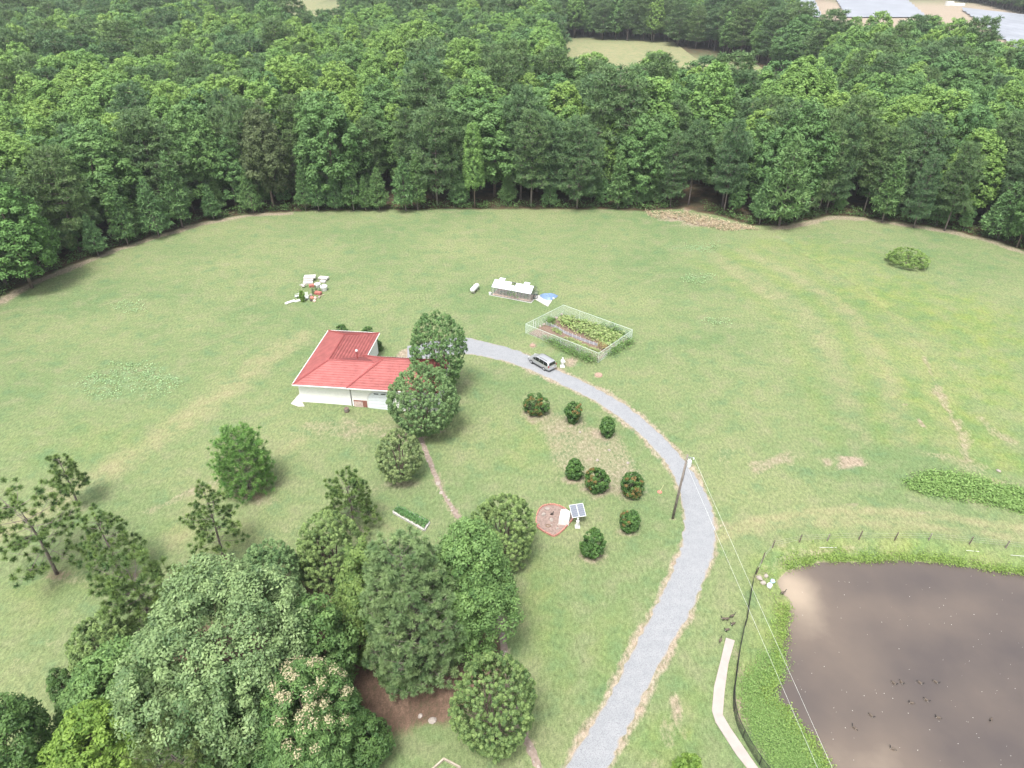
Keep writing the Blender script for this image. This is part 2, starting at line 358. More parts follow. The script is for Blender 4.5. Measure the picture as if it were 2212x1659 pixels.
def ground_mat():
    m = bpy.data.materials.new('ground_cover'); n, l, b = nodes(m)
    b.inputs['Roughness'].default_value = .9; b.inputs['Specular IOR Level'].default_value = .15
    geo = n.new('ShaderNodeNewGeometry')
    def noise(sc, det=4, stretch=None, rough=.6):
        t = n.new('ShaderNodeTexNoise'); t.inputs['Scale'].default_value = sc; t.inputs['Detail'].default_value = det; t.inputs['Roughness'].default_value = rough
        src = geo.outputs['Position']
        if stretch:
            mp = n.new('ShaderNodeMapping'); mp.inputs['Scale'].default_value = stretch; mp.inputs['Rotation'].default_value = (0,0,rad(-22)); l.new(src, mp.inputs[0]); src = mp.outputs[0]
        l.new(src, t.inputs['Vector']); return t.outputs[0]
    def rng(v, a, c, d=0., e=1.):
        r = n.new('ShaderNodeMapRange'); l.new(v, r.inputs[0])
        for i, q in enumerate((a, c, d, e)): r.inputs[i+1].default_value = q
        return r.outputs[0]
    def mix(a, c, f, typ='MIX'):
        x = n.new('ShaderNodeMix'); x.data_type = 'RGBA'; x.blend_type = typ
        for s, v in ((6, a), (7, c)):
            if isinstance(v, tuple): x.inputs[s].default_value = (*v, 1)
            else: l.new(v, x.inputs[s])
        if isinstance(f, float): x.inputs[0].default_value = f
        else: l.new(f, x.inputs[0])
        return x.outputs[2]
    def math_(op, a, c):
        x = n.new('ShaderNodeMath'); x.operation = op
        for i, v in enumerate((a, c)):
            if isinstance(v, (int, float)): x.inputs[i].default_value = v
            else: l.new(v, x.inputs[i])
        return x.outputs[0]
    def attr(nm):
        a = n.new('ShaderNodeAttribute'); a.attribute_name = nm; s = n.new('ShaderNodeSeparateColor'); l.new(a.outputs['Color'], s.inputs[0]); return s.outputs
    def mul(c_, f):
        x = n.new('ShaderNodeVectorMath'); x.operation = 'SCALE'; l.new(c_, x.inputs[0]); l.new(f, x.inputs['Scale']); return x.outputs[0]
    A, Bm = attr('mask_a'), attr('mask_b')
    big = noise(.045, 4); mid = noise(.32, 5); fine = noise(3.0, 6, (1, .5, 1), .75); grain = noise(7, 4)
    c = mix((.118,.169,.070), (.168,.200,.090), rng(big, .36, .64))
    c = mix(c, (.200,.196,.118), rng(mid, .48, .74, 0, .62))
    c = mix(c, (.080,.148,.072), rng(mid, .46, .28, 0, .6))
    c = mix(c, mix((.125,.190,.050), (.180,.222,.055), rng(mid, .4, .6)), math_('MULTIPLY', Bm[0], rng(noise(.25, 5), .25, .65, .15, .85)))
    c = mix(c, (.150,.215,.110), math_('MULTIPLY', Bm[1], rng(noise(.8, 4), .42, .6)))
    c = mix(c, (.29,.245,.145), math_('MULTIPLY', A[1], rng(mid, .32, .58, .25, .8)))
    # worn through to bare soil where the mask and the noise agree
    def worn(mask):
        return rng(math_('ADD', math_('MULTIPLY', mask, 1.15), math_('ADD', math_('MULTIPLY', math_('SUBTRACT', fine, .5), 1.5), math_('MULTIPLY', math_('SUBTRACT', mid, .5), .7))), .32, 1.0)
    c = mix(c, mix((.285,.235,.175), (.225,.178,.132), rng(noise(1.5, 4), .4, .65)), worn(A[0]))
    c = mix(c, mix((.31,.26,.20), (.25,.195,.145), rng(noise(1.2, 4), .4, .65)), worn(Bm[2]))
    c = mix(c, mix((.105,.068,.048), (.165,.110,.078), rng(mid, .4, .65)), worn(n_red := attr('mask_c')[0]))
    c = mix(c, mix((.045,.042,.024), (.085,.06,.035), rng(mid, .4, .6)), worn(A[2]))
    c = mul(c, rng(math_('ADD', math_('MULTIPLY', fine, .62), math_('MULTIPLY', grain, .38)), .36, .64, .52, 1.42))
    l.new(c, b.inputs['Base Color'])
    bp = n.new('ShaderNodeBump'); bp.inputs['Strength'].default_value = .55; bp.inputs['Distance'].default_value = .18
    l.new(math_('ADD', fine, math_('MULTIPLY', grain, .35)), bp.inputs['Height']); l.new(bp.outputs[0], b.inputs['Normal'])
    return m
me = npmesh('ground', np.stack([X.ravel(), Y.ravel(), Z.ravel()], 1), F, ground_mat(), smooth=True)
for nm, ch in (('mask_a', (dirt, dry, litter)), ('mask_b', (lush, weed, tan)), ('mask_c', (redstraw, redstraw*0, redstraw*0))):
    a = me.attributes.new(nm, 'FLOAT_COLOR', 'POINT')
    arr = np.stack([c.ravel() for c in ch]+[np.ones(X.size)], 1).astype(np.float32); a.data.foreach_set('color', arr.ravel())
tag(link('ground', me), kind='structure')

# ------------------------------------------------------------------ drive
def gravel_mat():
    m = bpy.data.materials.new('gravel'); n, l, b = nodes(m); b.inputs['Roughness'].default_value = .95; b.inputs['Specular IOR Level'].default_value = .2
    geo = n.new('ShaderNodeNewGeometry')
    def noise(s, d):
        t = n.new('ShaderNodeTexNoise'); t.inputs['Scale'].default_value = s; t.inputs['Detail'].default_value = d; l.new(geo.outputs['Position'], t.inputs['Vector']); return t.outputs[0]
    at = n.new('ShaderNodeAttribute'); at.attribute_name = 'edge'
    def mix(a, c, f):
        x = n.new('ShaderNodeMix'); x.data_type = 'RGBA'
        for s, v in ((6, a), (7, c)):
            if isinstance(v, tuple): x.inputs[s].default_value = (*v, 1)
            else: l.new(v, x.inputs[s])
        l.new(f, x.inputs[0]); return x.outputs[2]
    def rng(v, a, c, d=0., e=1.):
        r = n.new('ShaderNodeMapRange'); l.new(v, r.inputs[0])
        for i, q in enumerate((a, c, d, e)): r.inputs[i+1].default_value = q
        return r.outputs[0]
    f = noise(14, 4); md = noise(.9, 5)
    c = mix((.222,.232,.243), (.27,.278,.286), rng(md, .2, .8))
    c = mix((.125,.133,.145), c, rng(f, .28, .52))
    ad = n.new('ShaderNodeMath'); ad.operation = 'MULTIPLY_ADD'; l.new(md, ad.inputs[0]); ad.inputs[1].default_value = .8; l.new(at.outputs['Fac'], ad.inputs[2])
    c = mix(c, (.27,.225,.175), rng(ad.outputs[0], 1.22, 1.5))
    l.new(c, b.inputs['Base Color'])
    bp = n.new('ShaderNodeBump'); bp.inputs['Strength'].default_value = .5; bp.inputs['Distance'].default_value = .04; l.new(f, bp.inputs['Height']); l.new(bp.outputs[0], b.inputs['Normal'])
    return m
V = []; ED = []; NC = 13
r_ = random.Random(4)
for i, (a, b) in enumerate(zip(DL, DR)):
    ja, jb = r_.uniform(-.18, .18), r_.uniform(-.18, .18); d = (b-a)/np.linalg.norm(b-a)
    a2 = a-d*ja; b2 = b+d*jb
    for k in range(NC):
        t = k/(NC-1); p = a2+(b2-a2)*t
        rut = .03*math.sin(2*PI*t*2-.5*PI)
        V.append((p[0], p[1], .05+.05*math.sin(PI*t)**.6*0+ (0 if 0 < k < NC-1 else -.045))); ED.append(abs(2*t-1)**2)
F = [(i*NC+k, i*NC+k+1, (i+1)*NC+k+1, (i+1)*NC+k) for i in range(len(DL)-1) for k in range(NC-1)]
me = npmesh('driveway', V, F, gravel_mat(), smooth=True)
a = me.attributes.new('edge', 'FLOAT', 'POINT'); a.data.foreach_set('value', np.array(ED, np.float32))
tag(link('driveway', me), kind='structure')

# ------------------------------------------------------------------ pond
def water_mat():
    m = bpy.data.materials.new('pond_water'); n, l, b = nodes(m)
    b.inputs['Roughness'].default_value = .09; b.inputs['Specular IOR Level'].default_value = .5
    geo = n.new('ShaderNodeNewGeometry')
    at = n.new('ShaderNodeAttribute'); at.attribute_name = 'silt'
    t = n.new('ShaderNodeTexNoise'); t.inputs['Scale'].default_value = .16; t.inputs['Detail'].default_value = 5; l.new(geo.outputs['Position'], t.inputs['Vector'])
    ad = n.new('ShaderNodeMath'); ad.operation = 'MULTIPLY_ADD'; l.new(t.outputs[0], ad.inputs[0]); ad.inputs[1].default_value = .5; l.new(at.outputs['Fac'], ad.inputs[2])
    r = n.new('ShaderNodeValToRGB'); l.new(ad.outputs[0], r.inputs[0])
    e = r.color_ramp.elements; e[0].position = .15; e[0].color = (.062,.052,.049,1); e[1].position = 1.15; e[1].color = (.33,.27,.20,1)
    k = r.color_ramp.elements.new(.55); k.color = (.118,.094,.076,1)
    l.new(r.outputs[0], b.inputs['Base Color'])
    t2 = n.new('ShaderNodeTexNoise'); t2.inputs['Scale'].default_value = 2.2; t2.inputs['Detail'].default_value = 4; l.new(geo.outputs['Position'], t2.inputs['Vector'])
    bp = n.new('ShaderNodeBump'); bp.inputs['Strength'].default_value = .10; bp.inputs['Distance'].default_value = .05; l.new(t2.outputs[0], bp.inputs['Height']); l.new(bp.outputs[0], b.inputs['Normal'])
    return m
px_ = [p.x for p in POND]; py_ = [p.y for p in POND]
wx = np.arange(min(px_)-1, max(px_)+1.5, .5); wy = np.arange(min(py_)-1, max(py_)+1.5, .5)
WX, WY = np.meshgrid(wx, wy); wid = np.arange(WX.size).reshape(WX.shape)
sd = sdist(WX, WY, POND); keep = (sd > -.9)
kc = keep[:-1,:-1] | keep[:-1,1:] | keep[1:,1:] | keep[1:,:-1]
F = np.stack([wid[:-1,:-1], wid[:-1,1:], wid[1:,1:], wid[1:,:-1]], -1)[kc]
used = np.unique(F); remap = np.full(WX.size, -1); remap[used] = np.arange(len(used))
c0 = gz(1712, 1275, WL); c1 = gz(1760, 1330, WL); c2 = gz(2010, 1320, WL); c3 = gz(1900, 1650, WL)
def bump2(c, rx, ry): return np.exp(-(((WX-c.x)/rx)**2+((WY-c.y)/ry)**2))
silt = .32*bump2(c0, 2.2, 3.4)+.30*bump2(c1, 5, 10)+.22*bump2(c2, 8, 3)+.28*bump2(c3, 6, 4)+.10*np.exp(-np.maximum(sd, 0)/2.5)
me = npmesh('pond_water', np.stack([WX.ravel(), WY.ravel(), np.full(WX.size, WL)], 1)[used], remap[F], water_mat())
a = me.attributes.new('silt', 'FLOAT', 'POINT'); a.data.foreach_set('value', silt.ravel()[used].astype(np.float32))
tag(link('pond_water', me), kind='structure')

# ------------------------------------------------------------------ foliage
def leaves(C, N, L, W, rng):
    """diamond leaves: centres C, normals N (n x 3), length L, width W (scalars or n)"""
    n = len(C); N = N/(np.linalg.norm(N, axis=1, keepdims=True)+1e-9)
    A = np.cross(N, rng.normal(size=(n, 3))); A /= np.linalg.norm(A, axis=1, keepdims=True)+1e-9
    B = np.cross(N, A); L = np.broadcast_to(np.asarray(L, float), (n,))[:, None]/2; W = np.broadcast_to(np.asarray(W, float), (n,))[:, None]/2
    V = np.stack([C-A*L, C+B*W-A*L*.1, C+A*L, C-B*W-A*L*.1], 1).reshape(-1, 3)
    return V, np.arange(4*n).reshape(n, 4)
def unit(v): return v/(np.linalg.norm(v, axis=1, keepdims=True)+1e-9)
def shell_centres(rng, n, R, H, z0, prof, lobes=.18, fill=.25):
    """clump centres near the skin of a crown from z0 to H with radius R*prof(t)"""
    t = rng.rand(n*3); pr = prof(t); k = rng.rand(n*3) < (pr+.15)/1.15; t = t[k][:n]; pr = prof(t); n = len(t)
    th = rng.rand(n)*2*PI; ph = rng.rand(5)*2*PI
    lob = 1+lobes*(np.sin(2*th+ph[0]+3*t)+np.sin(3*th+ph[1]-4*t)*.7+np.sin(5*th+ph[2]+7*t)*.5)/1.5
    rr = np.where(rng.rand(n) < fill, rng.rand(n)**.5*.75, rng.uniform(.82, 1.03, n))
    r = R*pr*lob*rr
    C = np.stack([r*np.cos(th), r*np.sin(th), z0+(H-z0)*t], 1)
    out = np.stack([np.cos(th)*(1-t*.5), np.sin(th)*(1-t*.5), (t-.35)*1.1], 1)
    return C, unit(out), t
def multi_centres(rng, n, R, H, z0, K, spread=.55, lr=(.40,.55), vs=1.1):
    """clump centres on the skin of a crown made of several domes"""
    L = []
    for k in range(K):
        a = 2*PI*k/K*1.0+rng.uniform(-.4, .4); r = R*spread*(0.15 if k == 0 else rng.uniform(.75, 1.1)); q = R*rng.uniform(*lr)*(1.4 if k == 0 else 1); zz = z0+(H-z0)*(.62 if k == 0 else rng.uniform(.34, .60)); L.append((r*math.cos(a), r*math.sin(a), zz, q, min(q*vs*(1.25 if k == 0 else 1), H-zz)))
    for k in range(K):
        a = rng.rand()*6.28; r = R*spread*.7; q = R*rng.uniform(*lr)*.85; L.append((r*math.cos(a), r*math.sin(a), z0+(H-z0)*.24, q, q))
    L = np.array(L); P = []; O = []; wq = L[:, 3]*(L[:, 3]+L[:, 4]); wq /= wq.sum()
    while len(P) < n:
        j = rng.choice(len(L), p=wq); d = rng.normal(size=3); d /= np.linalg.norm(d)
        if d[2] < -.55: continue
        p = L[j, :3]+d*np.array([L[j, 3], L[j, 3], L[j, 4]])*(1 if rng.rand() > .12 else .6)
        ins = (((p[:2]-L[:, :2])**2).sum(1)/L[:, 3]**2+(p[2]-L[:, 2])**2/L[:, 4]**2) < .72; ins[j] = False
        if ins.any(): continue
        P.append(p); O.append(d)
    P = np.array(P); rr = np.hypot(P[:, 0], P[:, 1]); P[:, :2] *= R/np.percentile(rr, 96)
    P[:, 2] = z0+(P[:, 2]-P[:, 2].min())/(np.percentile(P[:, 2], 99)-P[:, 2].min())*(H-z0)
    m = n//4; d = unit(rng.normal(size=(m, 3))*np.array([1,1,.9])+np.array([0,0,.35])); d[:, 2] = np.abs(d[:, 2])   # sprays that close the gaps between the domes
    Q = d*np.array([R*.74, R*.74, (H-z0)*.50])*rng.uniform(.86, 1.0, m)[:, None]+np.array([0,0,z0+(H-z0)*.40])
    P = np.concatenate([P, Q]); O = np.concatenate([np.array(O), d])
    return P, O, (P[:, 2]-z0)/(H-z0)
def crown_mesh(name, seed, R, H, z0, prof, nc, nl, cr, leaf, m, lobes=.18, fill=.25, up=.55, squash=.8, tip=0., tone=(.45,.22), asp=.55, tuftlen=0., K=0, **kw):
    rng = np.random.RandomState(seed)
    C, O, t = multi_centres(rng, nc, R, H, z0, K, **kw) if K else shell_centres(rng, nc, R, H, z0, prof, lobes, fill)
    nc = len(C)
    cs = cr*rng.uniform(.65, 1.3, nc)
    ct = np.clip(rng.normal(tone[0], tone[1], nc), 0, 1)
    i = np.repeat(np.arange(nc), nl); n = len(i)
    D = unit(rng.normal(size=(n, 3))+O[i]*.55+np.array([0,0,up])*1.0)
    q = rng.uniform(.55, 1.0, n)[:, None]
    Pp = C[i]+D*q*cs[i][:, None]*np.array([1,1,squash])
    if tuftlen:
        s = rng.rand(n)**1.3; dirn = unit(O[i]*.7+np.array([0,0,.8]))
        Pp = C[i]+dirn*(s*tuftlen*cs[i])[:, None]+D*(cs[i]*(.62-.42*s))[:, None]*q
        D = unit(D+dirn*.5); tn = ct[i]+tip*s
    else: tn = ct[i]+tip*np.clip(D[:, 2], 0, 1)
    N = unit(D+rng.normal(size=(n, 3))*.45+np.array([0,0,.25]))
    sz = leaf*rng.uniform(.7, 1.3, n)
    V, Fq = leaves(Pp, N, sz*1.25, sz*asp*1.25, rng)
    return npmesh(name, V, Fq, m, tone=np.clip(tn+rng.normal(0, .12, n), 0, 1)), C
def trunk_mesh(name, seed, H, r, limbs, m=BARK, stems=1, lean=.03, z0=.2, k=14, rl=.28):
    """tapered trunk(s) with limbs running out to some of the clump centres"""
    r_ = random.Random(seed); mb = MB(); tops = []
    for s in range(stems):
        a = 2*PI*s/max(stems, 1)+r_.random(); sp = .0 if stems == 1 else .12*H
        pts = []
        for j in range(6):
            u = j/5; pts.append(Vector((math.cos(a)*(sp*u+(0 if stems == 1 else .18))+r_.uniform(-lean, lean)*H*u*.6, math.sin(a)*(sp*u+(0 if stems == 1 else .18))+r_.uniform(-lean, lean)*H*u*.6, -.25+u*H)))
        q = r if stems == 1 else r*.55
        mb.tube(pts, [q*1.25, q, q*.85, q*.65, q*.45, q*.15], 7); tops.append(pts)
    lim = [limbs[j] for j in r_.sample(range(len(limbs)), min(k, len(limbs)))]
    for c in lim:
        c = Vector(c); pts = r_.choice(tops); u = min(max((c.z*.62)/H, z0), .92); j = min(int(u*5), 4); p = pts[j].lerp(pts[j+1], u*5-j)
        mid = p.lerp(c, .5)+Vector((0,0,-.04*(c-p).length)); q = r*rl*(1-u*.5)
        mb.tube([p, mid, c], [q, q*.7, q*.2], 5, cap=False)
    return mb.mesh(name, m, smooth=True)
def dome(t): return np.sqrt(np.clip(1-((t-.42)/.60)**2, 0, 1))
def roundp(t): return np.sqrt(np.clip(1-((t-.5)/.52)**2, 0, 1))
def pointed(t): return np.clip(np.sqrt(np.clip(1-((t-.30)/.72)**2, 0, 1))*(1-.25*t), 0, 1)
def cone(t): return np.clip(1-t, 0, 1)**.8*sstep(-.1, .12, t)+.03
def egg(t): return np.clip(np.sin(PI*np.clip(t, 0, 1)**.75), 0, 1)**.7
def tuft_mesh(name, tips, dirs, rng, nn, ln, wd, m, tone=(.45,.2)):
    """needle tufts: thin triangles fanning out of the twig tips"""
    n = len(tips); i = np.repeat(np.arange(n), nn); k = len(i)
    D = unit(rng.normal(size=(k, 3))+dirs[i]*.65)
    Ln = ln*rng.uniform(.75, 1.15, k)[:, None]
    B = unit(np.cross(D, rng.normal(size=(k, 3))))*wd/2
    b0 = tips[i]-dirs[i]*rng.uniform(0, .35, k)[:, None]*ln
    V = np.stack([b0-B, b0+B, b0+D*Ln+B*.5, b0+D*Ln-B*.5], 1).reshape(-1, 3)
    ct = np.clip(rng.normal(tone[0], tone[1], n), 0, 1)
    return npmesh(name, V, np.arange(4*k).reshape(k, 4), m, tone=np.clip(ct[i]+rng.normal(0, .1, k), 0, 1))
def pine_parts(name, seed, H, R, z0, whorls, nb, m, tuft_n=3, nn=14, ln=.55, wd=.14, prof=None, droop=-.05, up=.35, r=.28, irregular=.3, side=2, lean=0.0, tone=(.45,.2)):
    """a pine: trunk with whorled branches, needle tufts along their outer halves"""
    rng = np.random.RandomState(seed); mb = MB(); r_ = random.Random(seed)
    lx, ly = lean*math.cos(seed), lean*math.sin(seed)
    def tp(u): return Vector((lx*u*u*H+.02*H*math.sin(3*u+seed)*u, ly*u*u*H+.02*H*math.cos(4*u+seed)*u, u*H))
    us = [0, .12, .3, .5, .7, .85, 1]
    mb.tube([tp(u)-Vector((0,0,.25 if u == 0 else 0)) for u in us], [r*1.2, r, r*.85, r*.68, r*.45, r*.25, r*.06], 7)
    tips = []; dirs = []
    for wI in range(whorls):
        t = (wI+.5*rng.rand())/whorls; z = z0+(H*.985-z0)*t; p = tp(z/H)
        Lm = R*(prof(np.array([t]))[0] if prof else 1-t)
        k = max(2, int(round(nb*(1 if t < .8 else .7)+rng.uniform(-.7, .7)))); a0 = rng.rand()*6.28
        for j in range(k):
            a = a0+2*PI*j/k+rng.uniform(-.3, .3); L = max(.25, Lm*(1+rng.uniform(-irregular, irregular*.6)))
            el = up*(t-.15)+droop*(1-t)+rng.uniform(-.12, .12)
            d = Vector((math.cos(a)*math.cos(el), math.sin(a)*math.cos(el), math.sin(el)))
            q = p+d*L+Vector((0,0,.10*L)); midp = p+d*L*.55-Vector((0,0,.02*L))
            rr = r*.16*(L/R)+.012
            mb.tube([p, midp, q], [rr, rr*.7, rr*.25], 4, cap=False)
            nt_ = max(1, int(round(tuft_n*(L/R)**.8+rng.uniform(0, .6))))
            for s in range(nt_):
                f = 1-.62*(s/max(nt_, 1))*rng.uniform(.7, 1.2)
                c = (p.lerp(q, f) if f > .55 else p.lerp(midp, min(1, f/.55)))
                for sd_ in range(side if s else 1):
                    off = 0 if s == 0 else rng.uniform(.10, .30)*L*(1 if sd_ else -1)
                    tpnt = Vector((c.x-math.sin(a)*off, c.y+math.cos(a)*off, c.z+rng.uniform(0, .12)*L*.5))
                    tips.append(tpnt); dirs.append(unit(np.array([[d.x, d.y, d.z+.55]]))[0]+np.array([-math.sin(a), math.cos(a), 0])*(off/L)*1.5)
                    if s and off: mb.tube([c, tpnt], [rr*.4, rr*.2], 3, cap=False)
    tips.append(tp(1)); dirs.append(np.array([0,0,1.]))
    T = np.array([tuple(p) for p in tips]); Dd = unit(np.array(dirs))
    return tuft_mesh(name+'_crown', T, Dd, rng, nn, ln, wd, m, tone), mb.mesh(name+'_trunk', PINEBARK, smooth=True)

# materials of the foliage (leaf reflectances)
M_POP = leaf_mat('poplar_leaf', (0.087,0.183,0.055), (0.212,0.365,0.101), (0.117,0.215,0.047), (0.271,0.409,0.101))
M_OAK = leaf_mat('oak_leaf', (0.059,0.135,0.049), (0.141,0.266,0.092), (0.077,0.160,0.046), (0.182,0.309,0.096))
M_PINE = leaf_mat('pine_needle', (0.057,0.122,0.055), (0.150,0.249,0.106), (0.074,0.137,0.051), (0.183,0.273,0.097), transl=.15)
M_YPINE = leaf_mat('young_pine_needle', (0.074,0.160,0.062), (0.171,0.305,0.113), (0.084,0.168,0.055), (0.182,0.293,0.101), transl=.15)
NV = {}
def tri_variants():
    for i in range(4):
        R, H = [(5.0,24),(4.5,22),(5.6,25),(4.1,23)][i]
        me, C = crown_mesh('poplar_crown', 100+i, R, H, H*.28, pointed, 420, 44, .80, .38, M_POP, up=.9, squash=1.3, lobes=.16, fill=.12, tone=(.40,.22), tip=.35, K=[0,0,4,0][i], spread=.40, lr=(.40,.52), vs=2.2)
        NV.setdefault('poplar', []).append((me, trunk_mesh('poplar_trunk', 100+i, H*.93, .24, C, k=8), H))
    for i in range(4):
        R, H = [(6.0,21),(6.8,22),(5.4,20),(6.3,23)][i]
        me, C = crown_mesh('oak_crown', 200+i, R, H, H*.22, dome, 300, 60, 1.1, .42, M_OAK, up=.6, squash=.85, lobes=.26, tone=(.38,.22), tip=.25, K=[8,9,7,10][i])
        NV.setdefault('oak', []).append((me, trunk_mesh('oak_trunk', 200+i, H*.85, .27, C, k=10), H))
    for i in range(4):
        R, H = [(5.0,25),(5.6,24),(4.5,26),(5.3,23)][i]
        cr, tr = pine_parts('pine', 300+i, H, R, H*[.26,.20,.34,.16][i], 18, 6.4, M_PINE, tuft_n=4, nn=26, ln=.85, wd=.13, prof=lambda t: np.sqrt(np.clip(1-((t-.35)/.68)**2, .02, 1)), r=.24, irregular=.45, lean=.02)
        NV.setdefault('pine', []).append((cr, tr, H))
    for i in range(3):
        R, H = [(2.7,11),(2.4,12),(3.0,10)][i]
        cr, tr = pine_parts('young_pine', 400+i, H, R, H*.17, 15, 6, M_YPINE, tuft_n=3.2, nn=12, ln=.62, wd=.15, prof=lambda t: np.clip(1.05-t, .05, 1)**.85*sstep(-.25, .12, t), r=.13, irregular=.3, up=.5)
        NV.setdefault('young_pine', []).append((cr, tr, H))
tri_variants()
for nm, v, mm in (('oak_brown', 2, leaf_mat('brownish_oak_leaf', (.068,.100,.038), (.140,.180,.080))), ('oak_bright', 1, leaf_mat('bright_oak_leaf', (0.077,0.169,0.044), (0.165,0.312,0.088)))):
    a_, b_, c_ = NV['oak'][v]; a_ = a_.copy(); a_.materials[0] = mm; NV[nm] = [(a_, b_, c_)]
TREES = []
def tree(kind, v, loc, h, label, name=None, group=None, wide=1.0, rz=None, cat='tree'):
    cr, tr, H0 = NV[kind][v % len(NV[kind])]
    s = h/H0; root = thing(name or kind+'_tree', label, cat, loc, rz if rz is not None else random.Random(int(loc[0]*91+loc[1]*7)).random()*6.28, group)
    root.scale = (s*wide, s*wide, s)
    link('crown', cr, root); link('trunk', tr, root); TREES.append(root); return root

# ------------------------------------------------------------------ forest edge, tree by tree
FRONT = [  # base x, y, top y, kind, variant, width, label
 (70,622,408,'oak_bright',0,1.15,'bright green spreading tree bulging out at the near end of the forest edge'),
 (213,553,465,'young_pine',0,1.1,'small pine with its short trunk showing, lowest pine at the curved forest edge'),
 (277,530,402,'young_pine',1,1.0,'slim pine with bare grey lower trunk on the curved brown forest edge'),
 (343,510,388,'young_pine',2,.95,'dense young pine between the bare trunked pine and a taller cone shaped pine'),
 (395,492,330,'young_pine',1,1.0,'tall cone shaped pine on the curve of the forest edge'),
 (462,474,400,'young_pine',0,1.1,'low dark pine at the end of the brown curved edge strip'),
 (548,460,365,'young_pine',2,.9,'thin low pine standing before the tall brownish oak'),
 (592,452,243,'oak_brown',0,.85,'tall brownish green oak standing behind the thin low pine'),
 (661,455,352,'young_pine',1,.85,'first small pine of the row beside the tall brownish oak'),
 (689,456,361,'young_pine',0,.85,'second small pine of the row beside the tall brownish oak'),
 (728,455,374,'young_pine',2,.8,'short pine half hidden between two taller small pines under a big round oak'),
 (764,456,346,'young_pine',1,.95,'pointed small pine below the big round oak'),
 (790,456,384,'young_pine',0,.8,'very short pine right of the pointed one below the big round oak'),
 (820,454,364,'young_pine',2,.9,'bushy small pine in the middle of the small pine row'),
 (877,456,342,'young_pine',0,1.0,'leaning twin of the tallest small pine in the row'),
 (903,453,328,'young_pine',1,1.0,'tallest small pine ending the row of small pines'),
 (730,446,212,'oak',0,1.1,'big round dark oak crown rising above the small pine row'),
 (945,444,220,'pine',1,1.0,'wide tall pine behind the tallest small pine'),
 (1026,449,270,'poplar',3,.75,'narrow vine covered tree right of the wide tall pine'),
 (1147,447,238,'pine',0,1.0,'tall pine with tiered pads, behind the greenhouse at the straight forest edge'),
 (1246,450,254,'pine',3,1.0,'broad pine with layered pads behind the fenced vegetable garden'),
 (1334,450,330,'young_pine',1,1.1,'shorter pointed pine in front of taller pines by the straw bank'),
 (1448,446,288,'pine',3,.85,'slim pine at the near end of the straw coloured bank'),
 (1487,443,260,'pine',2,.9,'bare trunked pine standing on red soil above the straw bank'),
 (1563,462,258,'pine',0,.85,'pine with a long thin bare trunk behind the straw bank'),
 (1640,484,378,'young_pine',0,.8,'small thin pine at the far end of the straw bank'),
 (1683,487,298,'young_pine',2,1.0,'large bushy pine bulging onto the grass beyond the straw bank'),
 (1745,464,240,'pine',3,.85,'tall pine just beyond the large bushy pine'),
 (1768,458,262,'pine',2,.75,'first of two close bare pine trunks right of the large bushy pine'),
 (1784,460,248,'pine',1,.75,'second of two close bare pine trunks right of the large bushy pine'),
 (1865,460,274,'pine',2,.95,'leaning pine with the longest pale bare trunk at the right forest edge'),
 (1905,480,330,'young_pine',1,.95,'short pine right of the leaning pale trunk'),
 (1973,492,334,'pine',3,.75,'pine with a forked slim trunk above the round thicket'),
 (2040,499,308,'pine',0,.85,'pine with a thick leaning pale trunk behind the round thicket'),
 (2080,498,425,'young_pine',0,.85,'small sparse pine right of the thick leaning pale trunk'),
 (2155,516,398,'young_pine',2,1.2,'wide low pine near the corner of the right forest edge'),
 (2196,534,395,'oak',2,.8,'dark bushy broadleaf tree beside the wide low pine at the right forest edge'),
]
fpos = []
NAMES = {'oak_brown':'oak_tree', 'oak_bright':'oak_tree', 'oak':'oak_tree','poplar':'poplar_tree','pine':'pine_tree','young_pine':'young_pine_tree'}
for x, y, yt, k, v, wd, lab in FRONT:
    p = g(x, y); tree(k, v, p, tall(p, yt), lab, NAMES[k], 'trees along the forest edge', wd); fpos.append((p.x, p.y))

def snag(x, y, ytop, label):
    p = g(x, y); H = tall(p, ytop); rr = random.Random(7); t = thing('dead_tree', label, 'tree', p); m = mat('grey_deadwood', (.36,.33,.30), .9); mb = MB()
    mb.tube([(0,0,-.2),(.2,.1,H*.5),(.1,.3,H)], [.24,.16,.03], 7); mb.build('trunk', m, t, smooth=True); b = MB()
    for k in range(26):
        z = H*rr.uniform(.45, .96); a = rr.random()*6.28; L = rr.uniform(1.5, 4.2)*(1.25-z/H); q = Vector((.15,.15,z)); e = q+Vector((math.cos(a)*L, math.sin(a)*L, L*.9)); b.tube([q, q.lerp(e, .5)+Vector((0,0,-.1)), e], [.09,.06,.015], 4)
        for j in range(3): f = q.lerp(e, rr.uniform(.4, .9)); b.tube([f, f+Vector((rr.uniform(-.8,.8), rr.uniform(-.8,.8), rr.uniform(.5,1.3)))], [.03,.01], 3)
    b.build('branches', m, t); fpos.append((p.x, p.y)); return t
snag(1492, 402, 205, 'grey leafless dead tree standing up out of the green forest')
